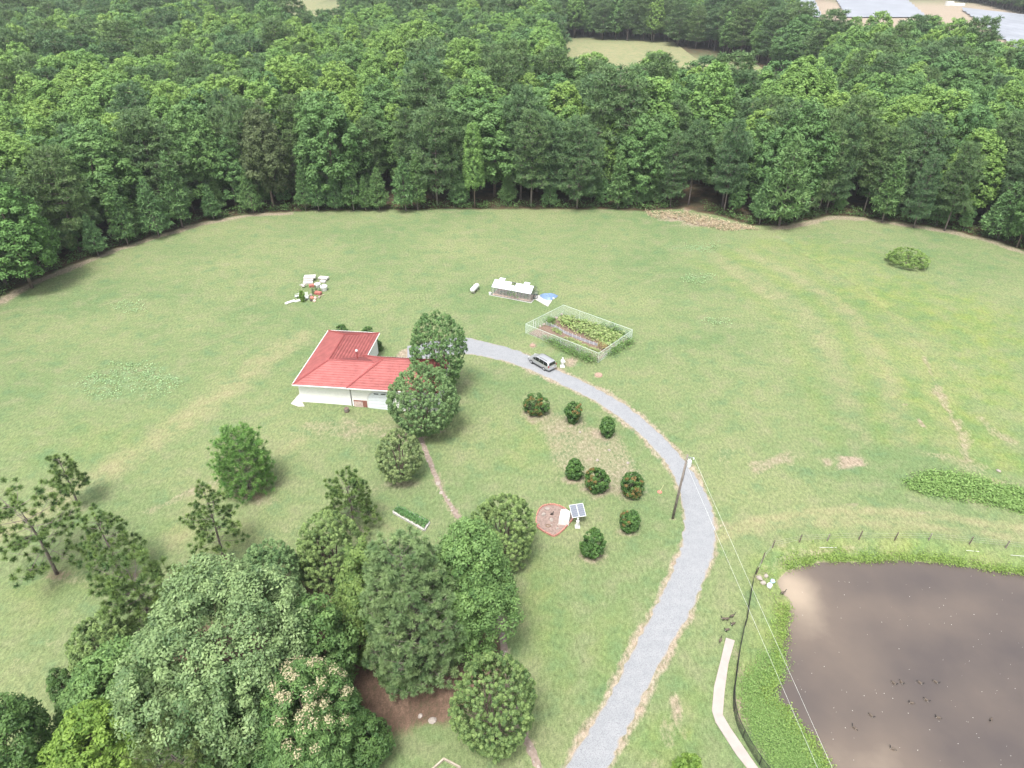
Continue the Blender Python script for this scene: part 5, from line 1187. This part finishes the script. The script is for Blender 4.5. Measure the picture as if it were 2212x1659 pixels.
# ------------------------------------------------------------------ utility pole and wires
pb = g(1453, 1120); PH = tall(pb, 982)
up_ = thing('utility_pole', 'tall wooden utility pole with a grey transformer beside the drive', 'pole', pb)
lx = .5
def pp(u): return Vector((lx*u, 0, PH*u))
MB().tube([pp(-.05), pp(.5), pp(1)], [.17,.14,.10], 10).build('shaft', WOODGREY, up_, smooth=True)
q = pp(.84); tr_ = MB(); tr_.lathe([(.05,0),(.27,.03),(.27,.78),(.22,.86),(.06,.9)], 14, (q.x+.42,q.y-.05,q.z-.1)); tb = tr_.build('transformer', mat('pale_grey_steel', (.62,.64,.65), .45), up_)
for dx in (-.1, .1): MB().lathe([(.04,0),(.07,.06),(.03,.12),(.06,.2),(.02,.28)], 8, (q.x+.42+dx,q.y,q.z+.78)).build('bushing', WHITEM, tb)
q2 = pp(.965); MB().bar(q2, q2+Vector((.75,-.1,-.05)), .07).build('bracket', GALV, up_); MB().lathe([(.03,0),(.09,.08),(.04,.16),(.09,.24),(.03,.34)], 8, tuple(q2+Vector((.75,-.1,-.3)))).build('insulator', WHITEM, up_)
MB().bar(pp(.60)+Vector((.16,-.04,0)), pp(.84)+Vector((.12,-.04,0)), .03).build('cable', BLACKM, up_)
def wire(a, b, sag, label):
    pts = [a.lerp(b, t/24)-Vector((0,0,4*sag*(t/24)*(1-t/24))) for t in range(25)]
    o = MB().tube([p-a for p in pts], [.011]*25, 4).build('power_line', mat('pale_cable', (.62,.64,.60), .5), None, a); tag(o, label, 'power line')
for a, tx, ty, lab, zz in ((pb+pp(.965)+Vector((.75,-.1,.05)), 1800, 1659, 'upper pale power line, the one reaching the pond side at the bottom', PH*.90), (pb+pp(.80)+Vector((.42,-.1,0)), 1768, 1659, 'lower pale power line running from the transformer beside the upper line', PH*.72)):
    e = gz(tx, ty, zz); b = a+(e-a)*2.4; wire(a, b, .15, lab)

# ------------------------------------------------------------------ solar bed
def zs(x, y): return 1088.3+.2453*x, 814+.2453*y
BED = [g(*zs(x, y)) for x, y in [(287,1235),(310,1175),(352,1140),(420,1128),(480,1138),(530,1162),(572,1196),(606,1250),(570,1300),(522,1352),(480,1388),(438,1406),(392,1388),(345,1362),(300,1330),(284,1285)]]
bc = sum(BED, Vector())/len(BED)
tag(MB().prism([tuple((p-bc).xy) for p in BED], -.1, .05).build('mulch_bed', mat('mulch', (.27,.20,.17), .95, var=.2, scale=4, bump=.3), None, bc), kind='structure')
bd = thing('brick_edging', 'red scalloped edging bricks round the mulch bed of the solar panel', 'edging', bc)
bm_ = None; per = []; 
sp_ = spline([*BED, BED[0]], 260); acc = 0; last = sp_[0]
bme = MB().prism([(-.13,-.06),(.13,-.06),(.13,.06),(-.13,.06)], 0, .2).add([(-.13,-.06,.2),(.13,-.06,.2),(.13,.06,.2),(-.13,.06,.2),(0,-.06,.28),(0,.06,.28)], [(0,1,4),(2,3,5),(1,2,5,4),(3,0,4,5)]).mesh('edging_brick', mat('edging_brick', (.50,.23,.185), .9, var=.15))
rb = random.Random(6)
for i in range(1, 260):
    d = np.linalg.norm(sp_[i]-last)
    if d >= .27:
        t = sp_[i]-last; o = link('edging_brick', bme, bd, (sp_[i][0]-bc.x, sp_[i][1]-bc.y, rb.uniform(-.03,.02)), math.atan2(t[1], t[0])+rb.uniform(-.1,.1)); last = sp_[i]
p = g(*zs(535, 1262)); ang = math.atan2((g(*zs(600,1245))-g(*zs(550,1290))).y, (g(*zs(600,1245))-g(*zs(550,1290))).x)
bxm = MB(); L_ = 1.35
bxm.add([(-.9,-.65,0),(.9,-.65,0),(.9,.65,0),(-.9,.65,0),(-.85,-.6,.75),(.85,-.6,.75),(.85,.1,1.05),(-.85,.1,1.05),(.85,.6,.8),(-.85,.6,.8)], [(3,2,1,0),(0,1,5,4),(4,5,6,7),(7,6,8,9),(2,3,9,8),(1,2,8,6,5),(3,0,4,7,9)])
wb = thing('pump_house', 'white sloped pump box standing in the mulch bed', 'box', (p.x,p.y,p.z+.04), ang+.5); bxm.build('shell', WHITE, wb)
p = g(*zs(655, 1275)); so = thing('solar_array', 'twin blue solar panel tilted on a post above the white box', 'solar panel', p)
MB().tube([(0,.1,-.1),(0,.15,1.55)], [.05,.05], 8).build('post', GALV, so)
Rm = Matrix.Rotation(rad(-38), 3, 'Z') @ Matrix.Rotation(rad(28), 3, 'X')
Rm = Matrix.Rotation(rad(12), 3, 'Z') @ Matrix.Rotation(rad(24), 3, 'X')
pc = Vector((-.15,.1,1.75)); MB().box(pc, (1.75,1.7,.05), M=Rm).build('frame', WHITEM, so)
for sx in (-1, 1):
    cl = MB().box(pc+Rm @ Vector((sx*.43,0,.03)), (.78,1.58,.015), M=Rm).build('cell_panel', mat('solar_cell', (.125,.142,.175), .3, spec=.6, var=.06), so)
    for k in range(1, 6): MB().box(pc+Rm @ Vector((sx*.43,-.79+k*.263,.04)), (.78,.012,.004), M=Rm).build('cell_line', GALV, cl)
p = g(*zs(648, 1322)); stt = thing('garden_statue', 'white draped garden statue under the solar panel', 'statue', p)
mb = MB(); mb.lathe([(.28,0),(.3,.1),(.2,.14),(.24,.5),(.19,.85),(.22,1.05),(.09,1.18),(.07,1.24),(.12,1.32),(.12,1.42),(.05,1.5)], 10); mb.build('figure', WHITE, stt, smooth=True); MB().box((0,0,.06), (.6,.6,.14)).build('plinth', WHITE, stt)
for i, (x, y, r, lab, m) in enumerate([(382,1168,.33,'large white stone at the top of the mulch bed',STONE),(350,1217,.3,'pale stone with a grey side left in the mulch bed',STONE),(420,1262,.32,'flat white stone in the middle of the mulch bed',STONE),(478,1306,.16,'small white pebble stone near the front of the mulch bed',STONE),(472,1338,.2,'white stone at the front rim of the mulch bed',STONE),(308,1305,.16,'brown stone at the left rim of the mulch bed',TERRA),(420,1308,.14,'tiny pale stone right of the brown ring in the mulch bed',STONE)]): rock(zs(x, y), r, lab, 50+i, dz=.03, m=m)
p = g(*zs(424, 1218)); mb = MB(); mb.tube([(-.2,.02,.03),(-.1,0,.22),(.08,0,.3),(.16,0,.5),(.14,0,.62)], [.03,.11,.12,.06,.05], 8); mb.tube([(.14,0,.62),(.24,0,.62)], [.04,.01], 6); mb.tube([(0,.04,0),(0,.04,.24)], [.02,.02], 5); mb.tube([(.03,-.05,0),(.03,-.05,.24)], [.02,.02], 5)
tag(mb.build('bird_ornament', mat('dark_bronze', (.05,.04,.035), .6), None, p, smooth=True), 'dark bird ornament in the mulch bed', 'ornament')
p = g(*zs(390, 1315)); mb = MB(); mb.tube([(.28*math.cos(a), .22*math.sin(a), .08) for a in [i*PI/7 for i in range(15)]], [.08]*15, 6); tag(mb.build('stone_ring', mat('brown_stone', (.2,.14,.10), .9), None, p), 'brown ring shaped basin in the mulch bed', 'basin')

# ------------------------------------------------------------------ raised bed, frame, stones, stick
def zb_(x, y): return 814+.208*x, 867.1+.208*y
b1, b2, b3, b4 = g(*zb_(172,1160)), g(*zb_(495,1345)), g(*zb_(545,1268)), g(*zb_(232,1112))
rbd = thing('raised_bed', 'long white edged raised bed of green plants beside the rusty pine', 'raised bed', b1)
for a, b in ((b1,b2),(b2,b3),(b3,b4),(b4,b1)): MB().bar(a-b1+Vector((0,0,.14)), b-b1+Vector((0,0,.14)), .24, .3).build('edge_board', CONCW, rbd)
MB().prism([tuple((p-b1).xy) for p in (b1,b2,b3,b4)], -.05, .22).build('soil', SOIL, rbd)
r = np.random.RandomState(77); uu = r.rand(1500); vv = r.rand(1500); B1, B2, B3, B4 = [np.array((p-b1)[:]) for p in (b1,b2,b3,b4)]
q = ((1-uu)*(1-vv))[:, None]*B1+(uu*(1-vv))[:, None]*B2+(uu*vv)[:, None]*B3+((1-uu)*vv)[:, None]*B4; q[:, 2] = .25+r.rand(1500)*.5
V, Fq = leaves(q, r.normal(size=(1500,3))*.7+np.array([0,0,.6]), .24, .10, r); tag(link('crop', npmesh('crop', V, Fq, leaf_mat('crop_leaf', (0.078,0.189,0.062), (0.189,0.354,0.125)), tone=r.rand(1500)), rbd), kind='stuff')
f1, f2, f3 = g(925,1672), g(959,1641), g(995,1660); bf = thing('bed_frame', 'empty wooden bed frame cut off at the bottom of the picture', 'bed frame', f2); f4 = f1+f3-f2
for a, b in ((f1,f2),(f2,f3),(f3,f4),(f4,f1)): MB().bar(a-f2+Vector((0,0,.12)), b-f2+Vector((0,0,.12)), .14, .26).build('edge_board', mat('pale_timber', (.42,.36,.29), .9, var=.15), bf)
o_ = g(918,970); pc_ = spline([g(*p) for p in PATH_PX], 120); rq = random.Random(19); V = []
for k in range(120):
    c = pc_[k]; t = pc_[min(k+1, 119)]-pc_[max(k-1, 0)]; t = t/np.linalg.norm(t); nn_ = np.array([-t[1], t[0]]); a, b = .34+rq.uniform(-.12,.10), .34+rq.uniform(-.12,.10)
    for q_ in (-a, 0, b): e = c+nn_*q_; V.append((e[0]-o_.x, e[1]-o_.y, h1(e[0], e[1])-o_.z+(.035 if q_ == 0 else .012)))
F = [(3*k+c, 3*k+c+1, 3*k+c+4, 3*k+c+3) for k in range(119) for c in (0, 1)]
pth = tag(link('garden_path', npmesh('garden_path', V, F, mat('path_earth', (.27,.215,.175), .95, var=.18, scale=2.5, bump=.3), smooth=True), None, o_), kind='structure')
rp = random.Random(9)
stones = [MB().prism([(math.cos(a)*rp.uniform(.75,1.1), math.sin(a)*rp.uniform(.6,.9)) for a in [i*2*PI/8 for i in range(8)]], 0, .2).mesh('stepping_stone', STONE) for _ in range(4)]
big = {26:.42, 30:.34, 34:.22}
for i in range(6, 118, 2):
    c = pc_[i]; s = big.get(i, rp.choice([.09,.12,.16,.2])); o = link('stepping_stone', rp.choice(stones), pth, (c[0]-o_.x+rp.uniform(-.25,.25), c[1]-o_.y+rp.uniform(-.2,.2), h1(c[0], c[1])-o_.z-.10), rp.random()*6); o.scale = (s, s, .75)
p = g(1425, 1063); vs_ = thing('marker_stick', 'thin pale stick leaning from a round lid beside the drive', 'marker', p); MB().lathe([(.32,0),(.32,.06),(.28,.08)], 14).build('lid', TERRA, vs_); MB().tube([(0,0,.05),(.45,.2,1.1)], [.025,.02], 6).build('rod', mat('bamboo', (.55,.52,.30), .7), vs_)
for x, y, r_, lab in ((1150,747,.45,'small round stump before the corner of the garden fence'),(1293,811,.62,'larger round stump right of the white statue')):
    p = g(x, y); tag(MB().lathe([(r_*1.15,-.1),(r_,.08),(r_*.95,.2)], 14).build('tree_stump', mat('stump_wood', (.36,.25,.19), .9, var=.2, scale=6), None, p), lab, 'stump')
p = g(1215, 792); stt = thing('garden_statue', 'white standing statue on the grass behind the minivan', 'statue', p)
mb = MB(); mb.lathe([(.30,.12),(.22,.3),(.26,.7),(.34,1.0),(.32,1.25),(.2,1.38),(.09,1.45),(.14,1.55),(.14,1.68),(.05,1.8)], 10); mb.tube([(.26,0,1.2),(.42,-.1,.95),(.25,-.25,.9)], [.08,.07,.05], 6); mb.build('figure', WHITE, stt, smooth=True); MB().box((0,0,.07), (.75,.75,.18)).build('plinth', WHITE, stt)
for i, (x, y, r_, lab) in enumerate([(1253,934,.22,'white stone at the foot of the top heavy shrub'),(1316,973,.24,'white stone below the smallest shrub'),(1290,995,.26,'flat white stone alone in the middle of the bare shrub bed'),(1356,1001,.24,'pale stone above the row of three shrubs'),
     (1640,1250,.4,'pale rock at the corner post of the black fence'),(1648,1260,.34,'second pale rock beside the corner post of the black fence'),(1655,1245,.3,'small rock above the white bag by the pond'),(945,1100,.0,''),(935,1557,.4,'pale boulder on the red straw left of the lone crepe myrtle'),(908,1547,.25,'small pale stone left of the boulder on the red straw'),(2157,1018,.3,'pale stone in the weeds beyond the pond')]):
    if r_: rock((x, y), r_, lab, 80+i)
p = g(1661, 1268); tag(MB().blob((0,0,.25), (.32,.28,.36), random.Random(4), 9, 6, .15).build('sack', mat('white_sack', (.68,.70,.72), .7), None, p), 'white plastic sack on the pond bank', 'sack')
p = g(1668, 1258); tag(MB().blob((0,0,.2), (.3,.25,.26), random.Random(5), 9, 6, .15).build('sack', mat('blue_sack', (.42,.58,.68), .6), None, p), 'pale blue sack behind the white sack on the pond bank', 'sack')

# ------------------------------------------------------------------ pond fences and path
def z7(x, y): return (1600+.4069*x)/1.1302, (1060+.4069*y)/1.1302
wfc = [((862,648),(886,604),0),((1030,640),(1060,606),1),((1220,632),(1250,582),0),((1435,637),(1463,590),0),((1638,637),(1665,597),1),((1883,660),(1910,617),0),((2100,683),(2128,642),1),((2320,712),(2348,668),0)]
posts = [((605,838),(619,812),0),((635,775),(652,710),0),((700,683),(725,638),0)]+wfc
w0 = g(*z7(605, 838)); fnc = thing('wire_fence', 'wooden posts strung with thin wire along the far pond bank', 'fence', w0); tops = []
for (b, t, gr) in posts:
    p = g(*z7(*b)); h = min(max(tall(p, z7(*t)[1]), 1.0), 1.7); q = p-w0; MB().tube([q-Vector((0,0,.2)), q+Vector((.12,.05,h))], [.075,.065], 7).build('post', WOODGREY if gr else WOODPOST, fnc); tops.append((q, h))
for z in (.45, .8, 1.1):
    mb = MB()
    for (a, ha), (b, hb) in zip(tops, tops[1:]): mb.bar(a+Vector((.06,0,z)), b+Vector((.06,0,z)), .012)
    mb.build('wire', mat('old_wire', (.3,.29,.27), .6), fnc)
def z8(x, y): return 1504+.32*x, 1292+.32*y
BF = [z7(600,840), z7(580,910), z7(560,1020), z7(542,1140), z8(322,200), z8(300,310), z8(278,430), z8(262,560), z8(250,640), z8(250,745), z8(275,860), z8(330,975), z8(405,1100), z8(480,1200), z8(560,1300)]
BP = [g(*p) for p in BF]; bf0 = BP[0]
bfn = thing('chain_link_fence', 'black chain link fence running down the near pond bank', 'fence', bf0); FH = 1.25
sb = spline(BP, 90); cum = [0]
for i in range(1, 90): cum.append(cum[-1]+np.linalg.norm(sb[i]-sb[i-1]))
def at(s):
    i = min(int(np.searchsorted(cum, s)), 89); i = max(i, 1); t = (s-cum[i-1])/(cum[i]-cum[i-1]+1e-9); c = sb[i-1]+(sb[i]-sb[i-1])*t; return Vector((c[0], c[1], h1(c[0], c[1])))-bf0
for k in range(int(cum[-1]/2.6)+1):
    p = at(k*2.6); MB().tube([p-Vector((0,0,.2)), p+Vector((0,0,FH+.05))], [.035,.035], 6).build('post', BLACKM, bfn)
mb = MB(); N_ = int(cum[-1]/.6)
for k in range(N_): mb.bar(at(k*cum[-1]/N_)+Vector((0,0,FH)), at((k+1)*cum[-1]/N_)+Vector((0,0,FH)), .045)
mb.build('top_rail', BLACKM, bfn)
mb = MB(); st_ = .10; N_ = int(cum[-1]/st_); P_ = [at(k*st_) for k in range(N_+1)]
for k in range(N_): mb.bar(P_[k]+Vector((0,0,.02)), P_[k]+Vector((0,0,FH)), .011)
for z in [.05+.1*i for i in range(12)]:
    for k in range(0, N_-5, 5): mb.bar(P_[k]+Vector((0,0,z)), P_[k+5]+Vector((0,0,z)), .011)
tag(mb.build('wire_mesh', BLACKM, bfn), kind='stuff')
PLF = [z8(*p) for p in [(200,270),(165,420),(120,600),(105,760),(130,840),(200,950),(270,1060),(340,1147),(420,1250)]]; PRT = [z8(*p) for p in [(260,290),(215,450),(190,640),(178,790),(230,880),(300,980),(360,1070),(415,1147),(500,1250)]]
mb = MB(); L1 = [g(*p) for p in PLF]; L2 = [g(*p) for p in PRT]
A1 = spline(L1, 33); A2 = spline(L2, 33); o1 = L1[0]
mb.prism([(p[0]-o1.x, p[1]-o1.y) for p in L1]+[(p[0]-o1.x, p[1]-o1.y) for p in reversed(L2)], -.25, .09); tag(mb.build('concrete_path', mat('pink_concrete', (.35,.30,.275), .9, var=.05, scale=1.5, bump=.1), None, (o1.x, o1.y, 0)), kind='structure')
for i, (a, b, lab) in enumerate([((985,682),(1085,683),'short white pipe lying on the far pond bank'),((1865,700),(1942,707),'white pipe lying right of the round white rock'),((2130,728),(2260,739),'longest white pipe lying on the bank at the picture edge')]):
    a, b = g(*z7(*a), .08), g(*z7(*b), .08); tag(MB().tube([(0,0,0), b-a], [.022,.022], 7).build('pipe', WHITE, None, a), lab, 'pipe')

fl = MB(); rf = random.Random(21); cnt = 0
while cnt < 110:
    p = gz(rf.uniform(1720, 2212), rf.uniform(1240, 1659), WL+.012)
    if float(sdist(np.array([p.x]), np.array([p.y]), POND)[0]) < .5: continue
    s_ = rf.uniform(.02, .055); a_ = rf.random()*6.28; fl.add([(p.x+s_*q*math.cos(a_+k*2.1), p.y+s_*q*math.sin(a_+k*2.1), p.z) for k, q in enumerate((1,.8,1.2))], [(0,1,2)]); cnt += 1
tag(fl.build('floating_debris', mat('white_fleck', (.6,.58,.52), .8)), 'tiny white flecks of feather and leaf floating on the pond', 'debris', kind='stuff')
# ------------------------------------------------------------------ geese
GB = mat('goose_brown', (.115,.09,.07), .8, var=.15, scale=12); GBK = mat('goose_black', (.012,.012,.012), .6); GWH = mat('goose_white', (.6,.58,.54), .8)
def goose_parts(swim):
    mb = MB(); z = .02 if swim else .36
    mb.tube([(-.52,0,z+.14),(-.40,0,z+.13),(-.22,0,z+.12),(0,0,z+.11),(.18,0,z+.14),(.30,0,z+.20),(.36,0,z+.32),(.38,0,z+.48),(.41,0,z+.56)], [.02,.07,.14,.17,.14,.085,.05,.042,.05], 8)
    mb.tube([(.39,0,z+.57),(.46,0,z+.57),(.52,0,z+.55),(.58,0,z+.545)], [.045,.055,.025,.012], 7)
    nb0 = 8*8
    mats_ = [0]*len(mb.f)
    for i, f in enumerate(mb.f):
        cx = sum(mb.v[k][0] for k in f)/len(f); cz = sum(mb.v[k][2] for k in f)/len(f)
        if cx > .31: mats_[i] = 1
        elif cx > .16 and cz < z+.17: mats_[i] = 2
        elif cx < -.42: mats_[i] = 1
        elif cx < -.24 and cz < z+.12: mats_[i] = 2
    mb.m = mats_
    body = mb.mesh('goose_body', [GB, GBK, GWH], True)
    wing = MB().blob((-.08,.0,z+.2), (.33,.15,.075), random.Random(1), 9, 5, .06).mesh('goose_wing', GB, True)
    legs = None
    if not swim:
        l = MB()
        for s in (-1, 1): l.tube([(0,s*.06,z),(.0,s*.06,.02)], [.02,.015], 5); l.box((.05,s*.06,.012), (.12,.08,.02))
        legs = l.mesh('goose_legs', GBK)
    cheek = MB().blob((.455,0,z+.555), (.03,.057,.03), random.Random(2), 7, 4, .05).mesh('goose_cheek', GWH)
    return body, wing, legs, cheek
GS, GSt = goose_parts(True), goose_parts(False)
def goose(pxy, rz, label, swim, s=1.0):
    p = gz(*pxy, WL-.03) if swim else g(*pxy); t = thing('goose', label, 'goose', p, rz, 'geese swimming on the pond' if swim else 'geese grazing on the grass'); t.scale = (s*(.66 if swim else .74),)*3
    b, w_, l, c = GS if swim else GSt
    link('body', b, t); link('wing', w_, t); link('cheek', c, t)
    if l: link('legs', l, t)
for x, y, a, lab in [(1333,578,-55,'swimming goose at the left end of the upper row of four'),(1384,572,-75,'slim goose second from the left in the upper row of four'),(1510,575,-50,'large goose third in the upper row of four'),(1616,570,-45,'goose at the right end of the upper row of four'),(1450,710,170,'goose sitting broadside below the upper row of four'),(1552,692,-55,'pale flanked goose below the third of the upper row'),(1180,797,-60,'white flanked goose swimming alone on the left of the flock'),(1066,878,125,'goose farthest to the left, nearest the weedy bank'),(1630,810,160,'goose with a white rump in the middle of the pond'),(1987,825,-140,'goose swimming alone far out at the right'),(1324,1020,150,'goose nearest the bottom of the picture')]:
    goose(z8(x, y), rad(a), lab, True)
for x, y, a, lab in [(182,152,170,'standing goose stretching its neck left on the grass by the fence'),(206,152,10,'goose standing close behind the one that stretches its neck'),(240,133,20,'goose with raised head beside the black fence'),(243,187,200,'small goose grazing below the group of three'),(203,227,190,'goose grazing between the group and the concrete path'),(160,297,60,'goose beside the top end of the concrete path')]:
    goose(z8(x, y), rad(a), lab, False)
p = z7(763, 962); goose(p, 0.3, 'goose standing at the silty corner of the pond shore', False)

# ------------------------------------------------------------------ junk heap in the field
def zj(x, y): return 601.7+.064*x, 566.3+.064*y
def slab(x, y, dx, dy, h, rz, label, z=0.0, name='white_slab', m=CONCW):
    p = g(*zj(x, y)); o = MB().add([(-dx/2,-dy/2,0),(dx/2,-dy/2*.9,0),(dx/2*.95,dy/2,0),(-dx/2*.9,dy/2*.95,0),(-dx/2,-dy/2,h),(dx/2,-dy/2*.9,h*.9),(dx/2*.95,dy/2,h),(-dx/2*.9,dy/2*.95,h*1.05)], [(3,2,1,0),(4,5,6,7),(0,1,5,4),(1,2,6,5),(2,3,7,6),(3,0,4,7)]).build(name, m, None, (p.x, p.y, p.z+z), rz=rz); return tag(o, label, 'slab')
slab(1000,690,2.0,1.5,.28,.2,'lowest slab of the white stack on the junk heap')
slab(1030,640,1.9,1.4,.26,.05,'middle slab of the white stack on the junk heap',.30)
slab(1070,600,2.4,1.5,.26,.12,'topmost slab of the white stack on the junk heap',.58)
slab(1530,590,2.0,1.1,.3,-.2,'pink tinged flat slab lying right of the white stack',.25)
slab(1500,680,1.2,.7,.35,-.4,'greenish pale block under the pink tinged slab')
for i, (x, y, s, lab) in enumerate([(1330,850,.62,'white tapered tub in the middle of the junk heap'),(1545,950,.72,'large white drum with a dark hole at the right of the junk heap')]):
    p = g(*zj(x, y)); t = thing('plastic_tub' if i == 0 else 'plastic_drum', lab, 'tub', p); MB().lathe([(s*.75,0),(s,1.1*s),(s*.97,1.35*s),(s*.7,1.42*s)], 14).build('shell', WHITE, t, smooth=False)
    if i: MB().lathe([(.14,0),(.16,.08)], 10, (-.3,-.1,1.42*s-.02)).build('cap', BLACKM, t)
def lounger(x, y, rz, label, L):
    p = g(*zj(x, y)); t = thing('garden_chair', label, 'chair', p, rz); Wd = .62
    s = MB(); 
    for k in range(5): s.box((-L*.3+L*.6*k/4, 0, .42), (L*.12,Wd,.03))
    s.build('seat', WHITEM, t); b = MB()
    for k in range(4): a = .35+k*.22; b.box((L*.36+k*.09, 0, .5+k*.2), (.10,Wd,.06), M=Matrix.Rotation(rad(-65), 3, 'Y'))
    b.build('backrest', WHITEM, t)
    for sx in (-1, 1):
        for sy in (-1, 1): MB().bar((sx*L*.3,sy*Wd*.45,.42), (sx*L*.34,sy*Wd*.5,0), .05).build('leg', WHITEM, t)
    for sy in (-1, 1): MB().bar((-L*.28,sy*Wd*.52,.66), (L*.36,sy*Wd*.52,.7), .05).build('armrest', WHITEM, t)
lounger(960, 1250, rad(100), 'white slatted garden chair at the front of the junk heap', 1.3)
lounger(640, 1200, rad(40), 'white chair tipped over beside the yellow green post plant', 1.2)
p = g(*zj(400, 1370)); o = MB().box((0,0,.12), (2.2,.35,.06)).box((.1,.35,.14), (2.0,.3,.06)).bar((-.9,-.1,.05),(.9,.4,.05),.08).build('plank_frame', WHITE, None, p, rz=rad(42)); tag(o, 'white slatted frame lying flat at the left of the junk heap', 'frame')
slab(640,1310,1.2,.7,.10,.5,'thin white board lying between the slatted frame and the post plant',0,'white_board',WHITE)
p = g(*zj(820, 1330)); t = thing('post_plant', 'yellow green vine covered post on the junk heap', 'plant', p); me, C = crown_mesh('post_foliage', 610, .42, 2.3, 0, roundp, 60, 40, .22, .16, M_YEL); link('foliage', me, t); MB().tube([(0,0,-.1),(0,0,2.1)], [.07,.05], 6).build('stem', BARK, t)
for i, (x, y, lab) in enumerate([(1160,1080,'green columnar cactus left of its twin on the junk heap'),(1270,1000,'green columnar cactus right of its twin on the junk heap'),(1390,1010,'short green cactus beside the white drum')]):
    p = g(*zj(x, y)); h = (1.5, 1.4, .8)[i]; t = thing('cactus_plant', lab, 'plant', p); mb = MB()
    mb.tube([(0,0,-.05),(0,0,h*.5),(0,0,h)], [.17,.19,.10], 8); mb.tube([(.1,0,.4),(.32,0,.55),(.34,0,h*.8)], [.10,.11,.06], 7); mb.build('stem', mat('cactus_green', (.14,.19,.09), .7, var=.2), t)
p = g(*zj(840, 850)); t = thing('driftwood_root', 'tangle of bleached branches on the left of the junk heap', 'root', p); mb = MB(); rj = random.Random(12)
for _ in range(14): a = rj.random()*6.28; mb.tube([(0,0,.2),(math.cos(a)*.4,math.sin(a)*.4,rj.uniform(.3,.7)),(math.cos(a)*.8,math.sin(a)*.7,rj.uniform(.1,.9))], [.09,.06,.02], 5)
mb.build('branches', mat('bleached_wood', (.55,.50,.46), .9), t)
for i, (x, y, dx, rz, lab) in enumerate([(1120,830,1.0,.3,'dark red tile stack behind the cacti'),(1340,1080,1.35,-.35,'pink red tile stack at the right front of the junk heap')]):
    p = g(*zj(x, y)); t = thing('tile_stack', lab, 'tile stack', p, rz)
    for k in range(5): MB().box((rj.uniform(-.05,.05),rj.uniform(-.05,.05),.05+k*.10), (dx,.8,.08)).build('tile', mat('red_clay', (.40,.15,.12) if i == 0 else (.52,.25,.21), .85, var=.15), t)
for i, (x, y, r_, lab, m) in enumerate([(1130,1230,.45,'brown rubble lump at the front of the junk heap',TERRA),(1240,1240,.4,'pinkish rubble lump at the front of the junk heap',mat('pink_rubble', (.55,.42,.36), .9)),(1090,1130,.35,'grey rubble lump behind the front of the junk heap',mat('grey_rubble', (.30,.27,.25), .9)),(1210,1330,.35,'pale rubble lump lowest on the junk heap',mat('pink_rubble', (.5,.4,.3), .9)),(1370,1200,.3,'pale post end right of the rubble on the junk heap',STONE),(1110,1310,.3,'dark hollow lump at the foot of the junk heap',mat('dark_lump', (.06,.045,.04), .9))]): rock(zj(x, y), r_, lab, 120+i, 'rubble_lump', m, .8)
slab(1440,1150,1.5,.12,.08,.75,'pale timber leaning right of the pink red tiles',.1,'timber',mat('pale_timber2', (.5,.42,.3), .9))

# ------------------------------------------------------------------ solar farm far off
PV = mat('far_solar_glass', (.25,.265,.295), .45, var=.10, scale=.05, spec=.4); sf = None
def farm(corners, rows, label):
    P = [gz(x, y) for x, y in corners]; t = thing('solar_array', label, 'solar array', P[0])
    for k in range(rows):
        f0 = (k+.12)/rows; f1 = (k+.86)/rows; a = P[0].lerp(P[3], f0)-P[0]; b = P[1].lerp(P[2], f0)-P[0]; c = P[1].lerp(P[2], f1)-P[0]; d = P[0].lerp(P[3], f1)-P[0]
        MB().add([a+Vector((0,0,.8)), b+Vector((0,0,.8)), c+Vector((0,0,2.3)), d+Vector((0,0,2.3)), a+Vector((0,0,.72)), b+Vector((0,0,.72)), c+Vector((0,0,2.2)), d+Vector((0,0,2.2))], [(0,1,2,3),(7,6,5,4),(0,4,5,1),(2,6,7,3),(1,5,6,2),(3,7,4,0)]).build('panel_row', PV, t)
        mb = MB()
        for s in range(9): p = (a+d)/2+((b+c)/2-(a+d)/2)*s/8; mb.bar(p, p+Vector((0,0,1.5)), .15)
        mb.build('stand', GALV, t)
farm([(1828,40),(2000,40),(1945,-8),(1800,-8)], 9, 'smaller far solar array beyond the forest at the top')
farm([(2190,105),(2420,190),(2420,62),(2075,22)], 12, 'larger far solar array at the top right corner')
farm([(1715,40),(1775,40),(1755,-6),(1700,-6)], 5, 'sliver of solar array seen between treetops')
p = gz(2050, 12); t = thing('equipment_hut', 'white equipment box on the tan ground of the solar farm', 'hut', p); MB().box((0,0,1.6), (6,3,3.2)).build('cabin', WHITE, t); MB().box((7,-2,1.0), (9,2,2), rz=-.3).build('cabinet', WHITE, t)

# ------------------------------------------------------------------ air
hb = MB(); hb.box((0, 0, 31.0), (12400, 12400, 69)); hz_o = hb.build('haze', bpy.data.materials.new('haze_air')); tag(hz_o, kind='stuff')
hm = hz_o.data.materials[0]; hm.use_nodes = True; n = hm.node_tree.nodes; n.remove(n['Principled BSDF'])
pv = n.new('ShaderNodeVolumePrincipled'); pv.inputs['Color'].default_value = (.90,.95,1.0,1); pv.inputs['Density'].default_value = .00015; pv.inputs['Anisotropy'].default_value = 0.2
hm.node_tree.links.new(pv.outputs[0], n['Material Output'].inputs['Volume'])
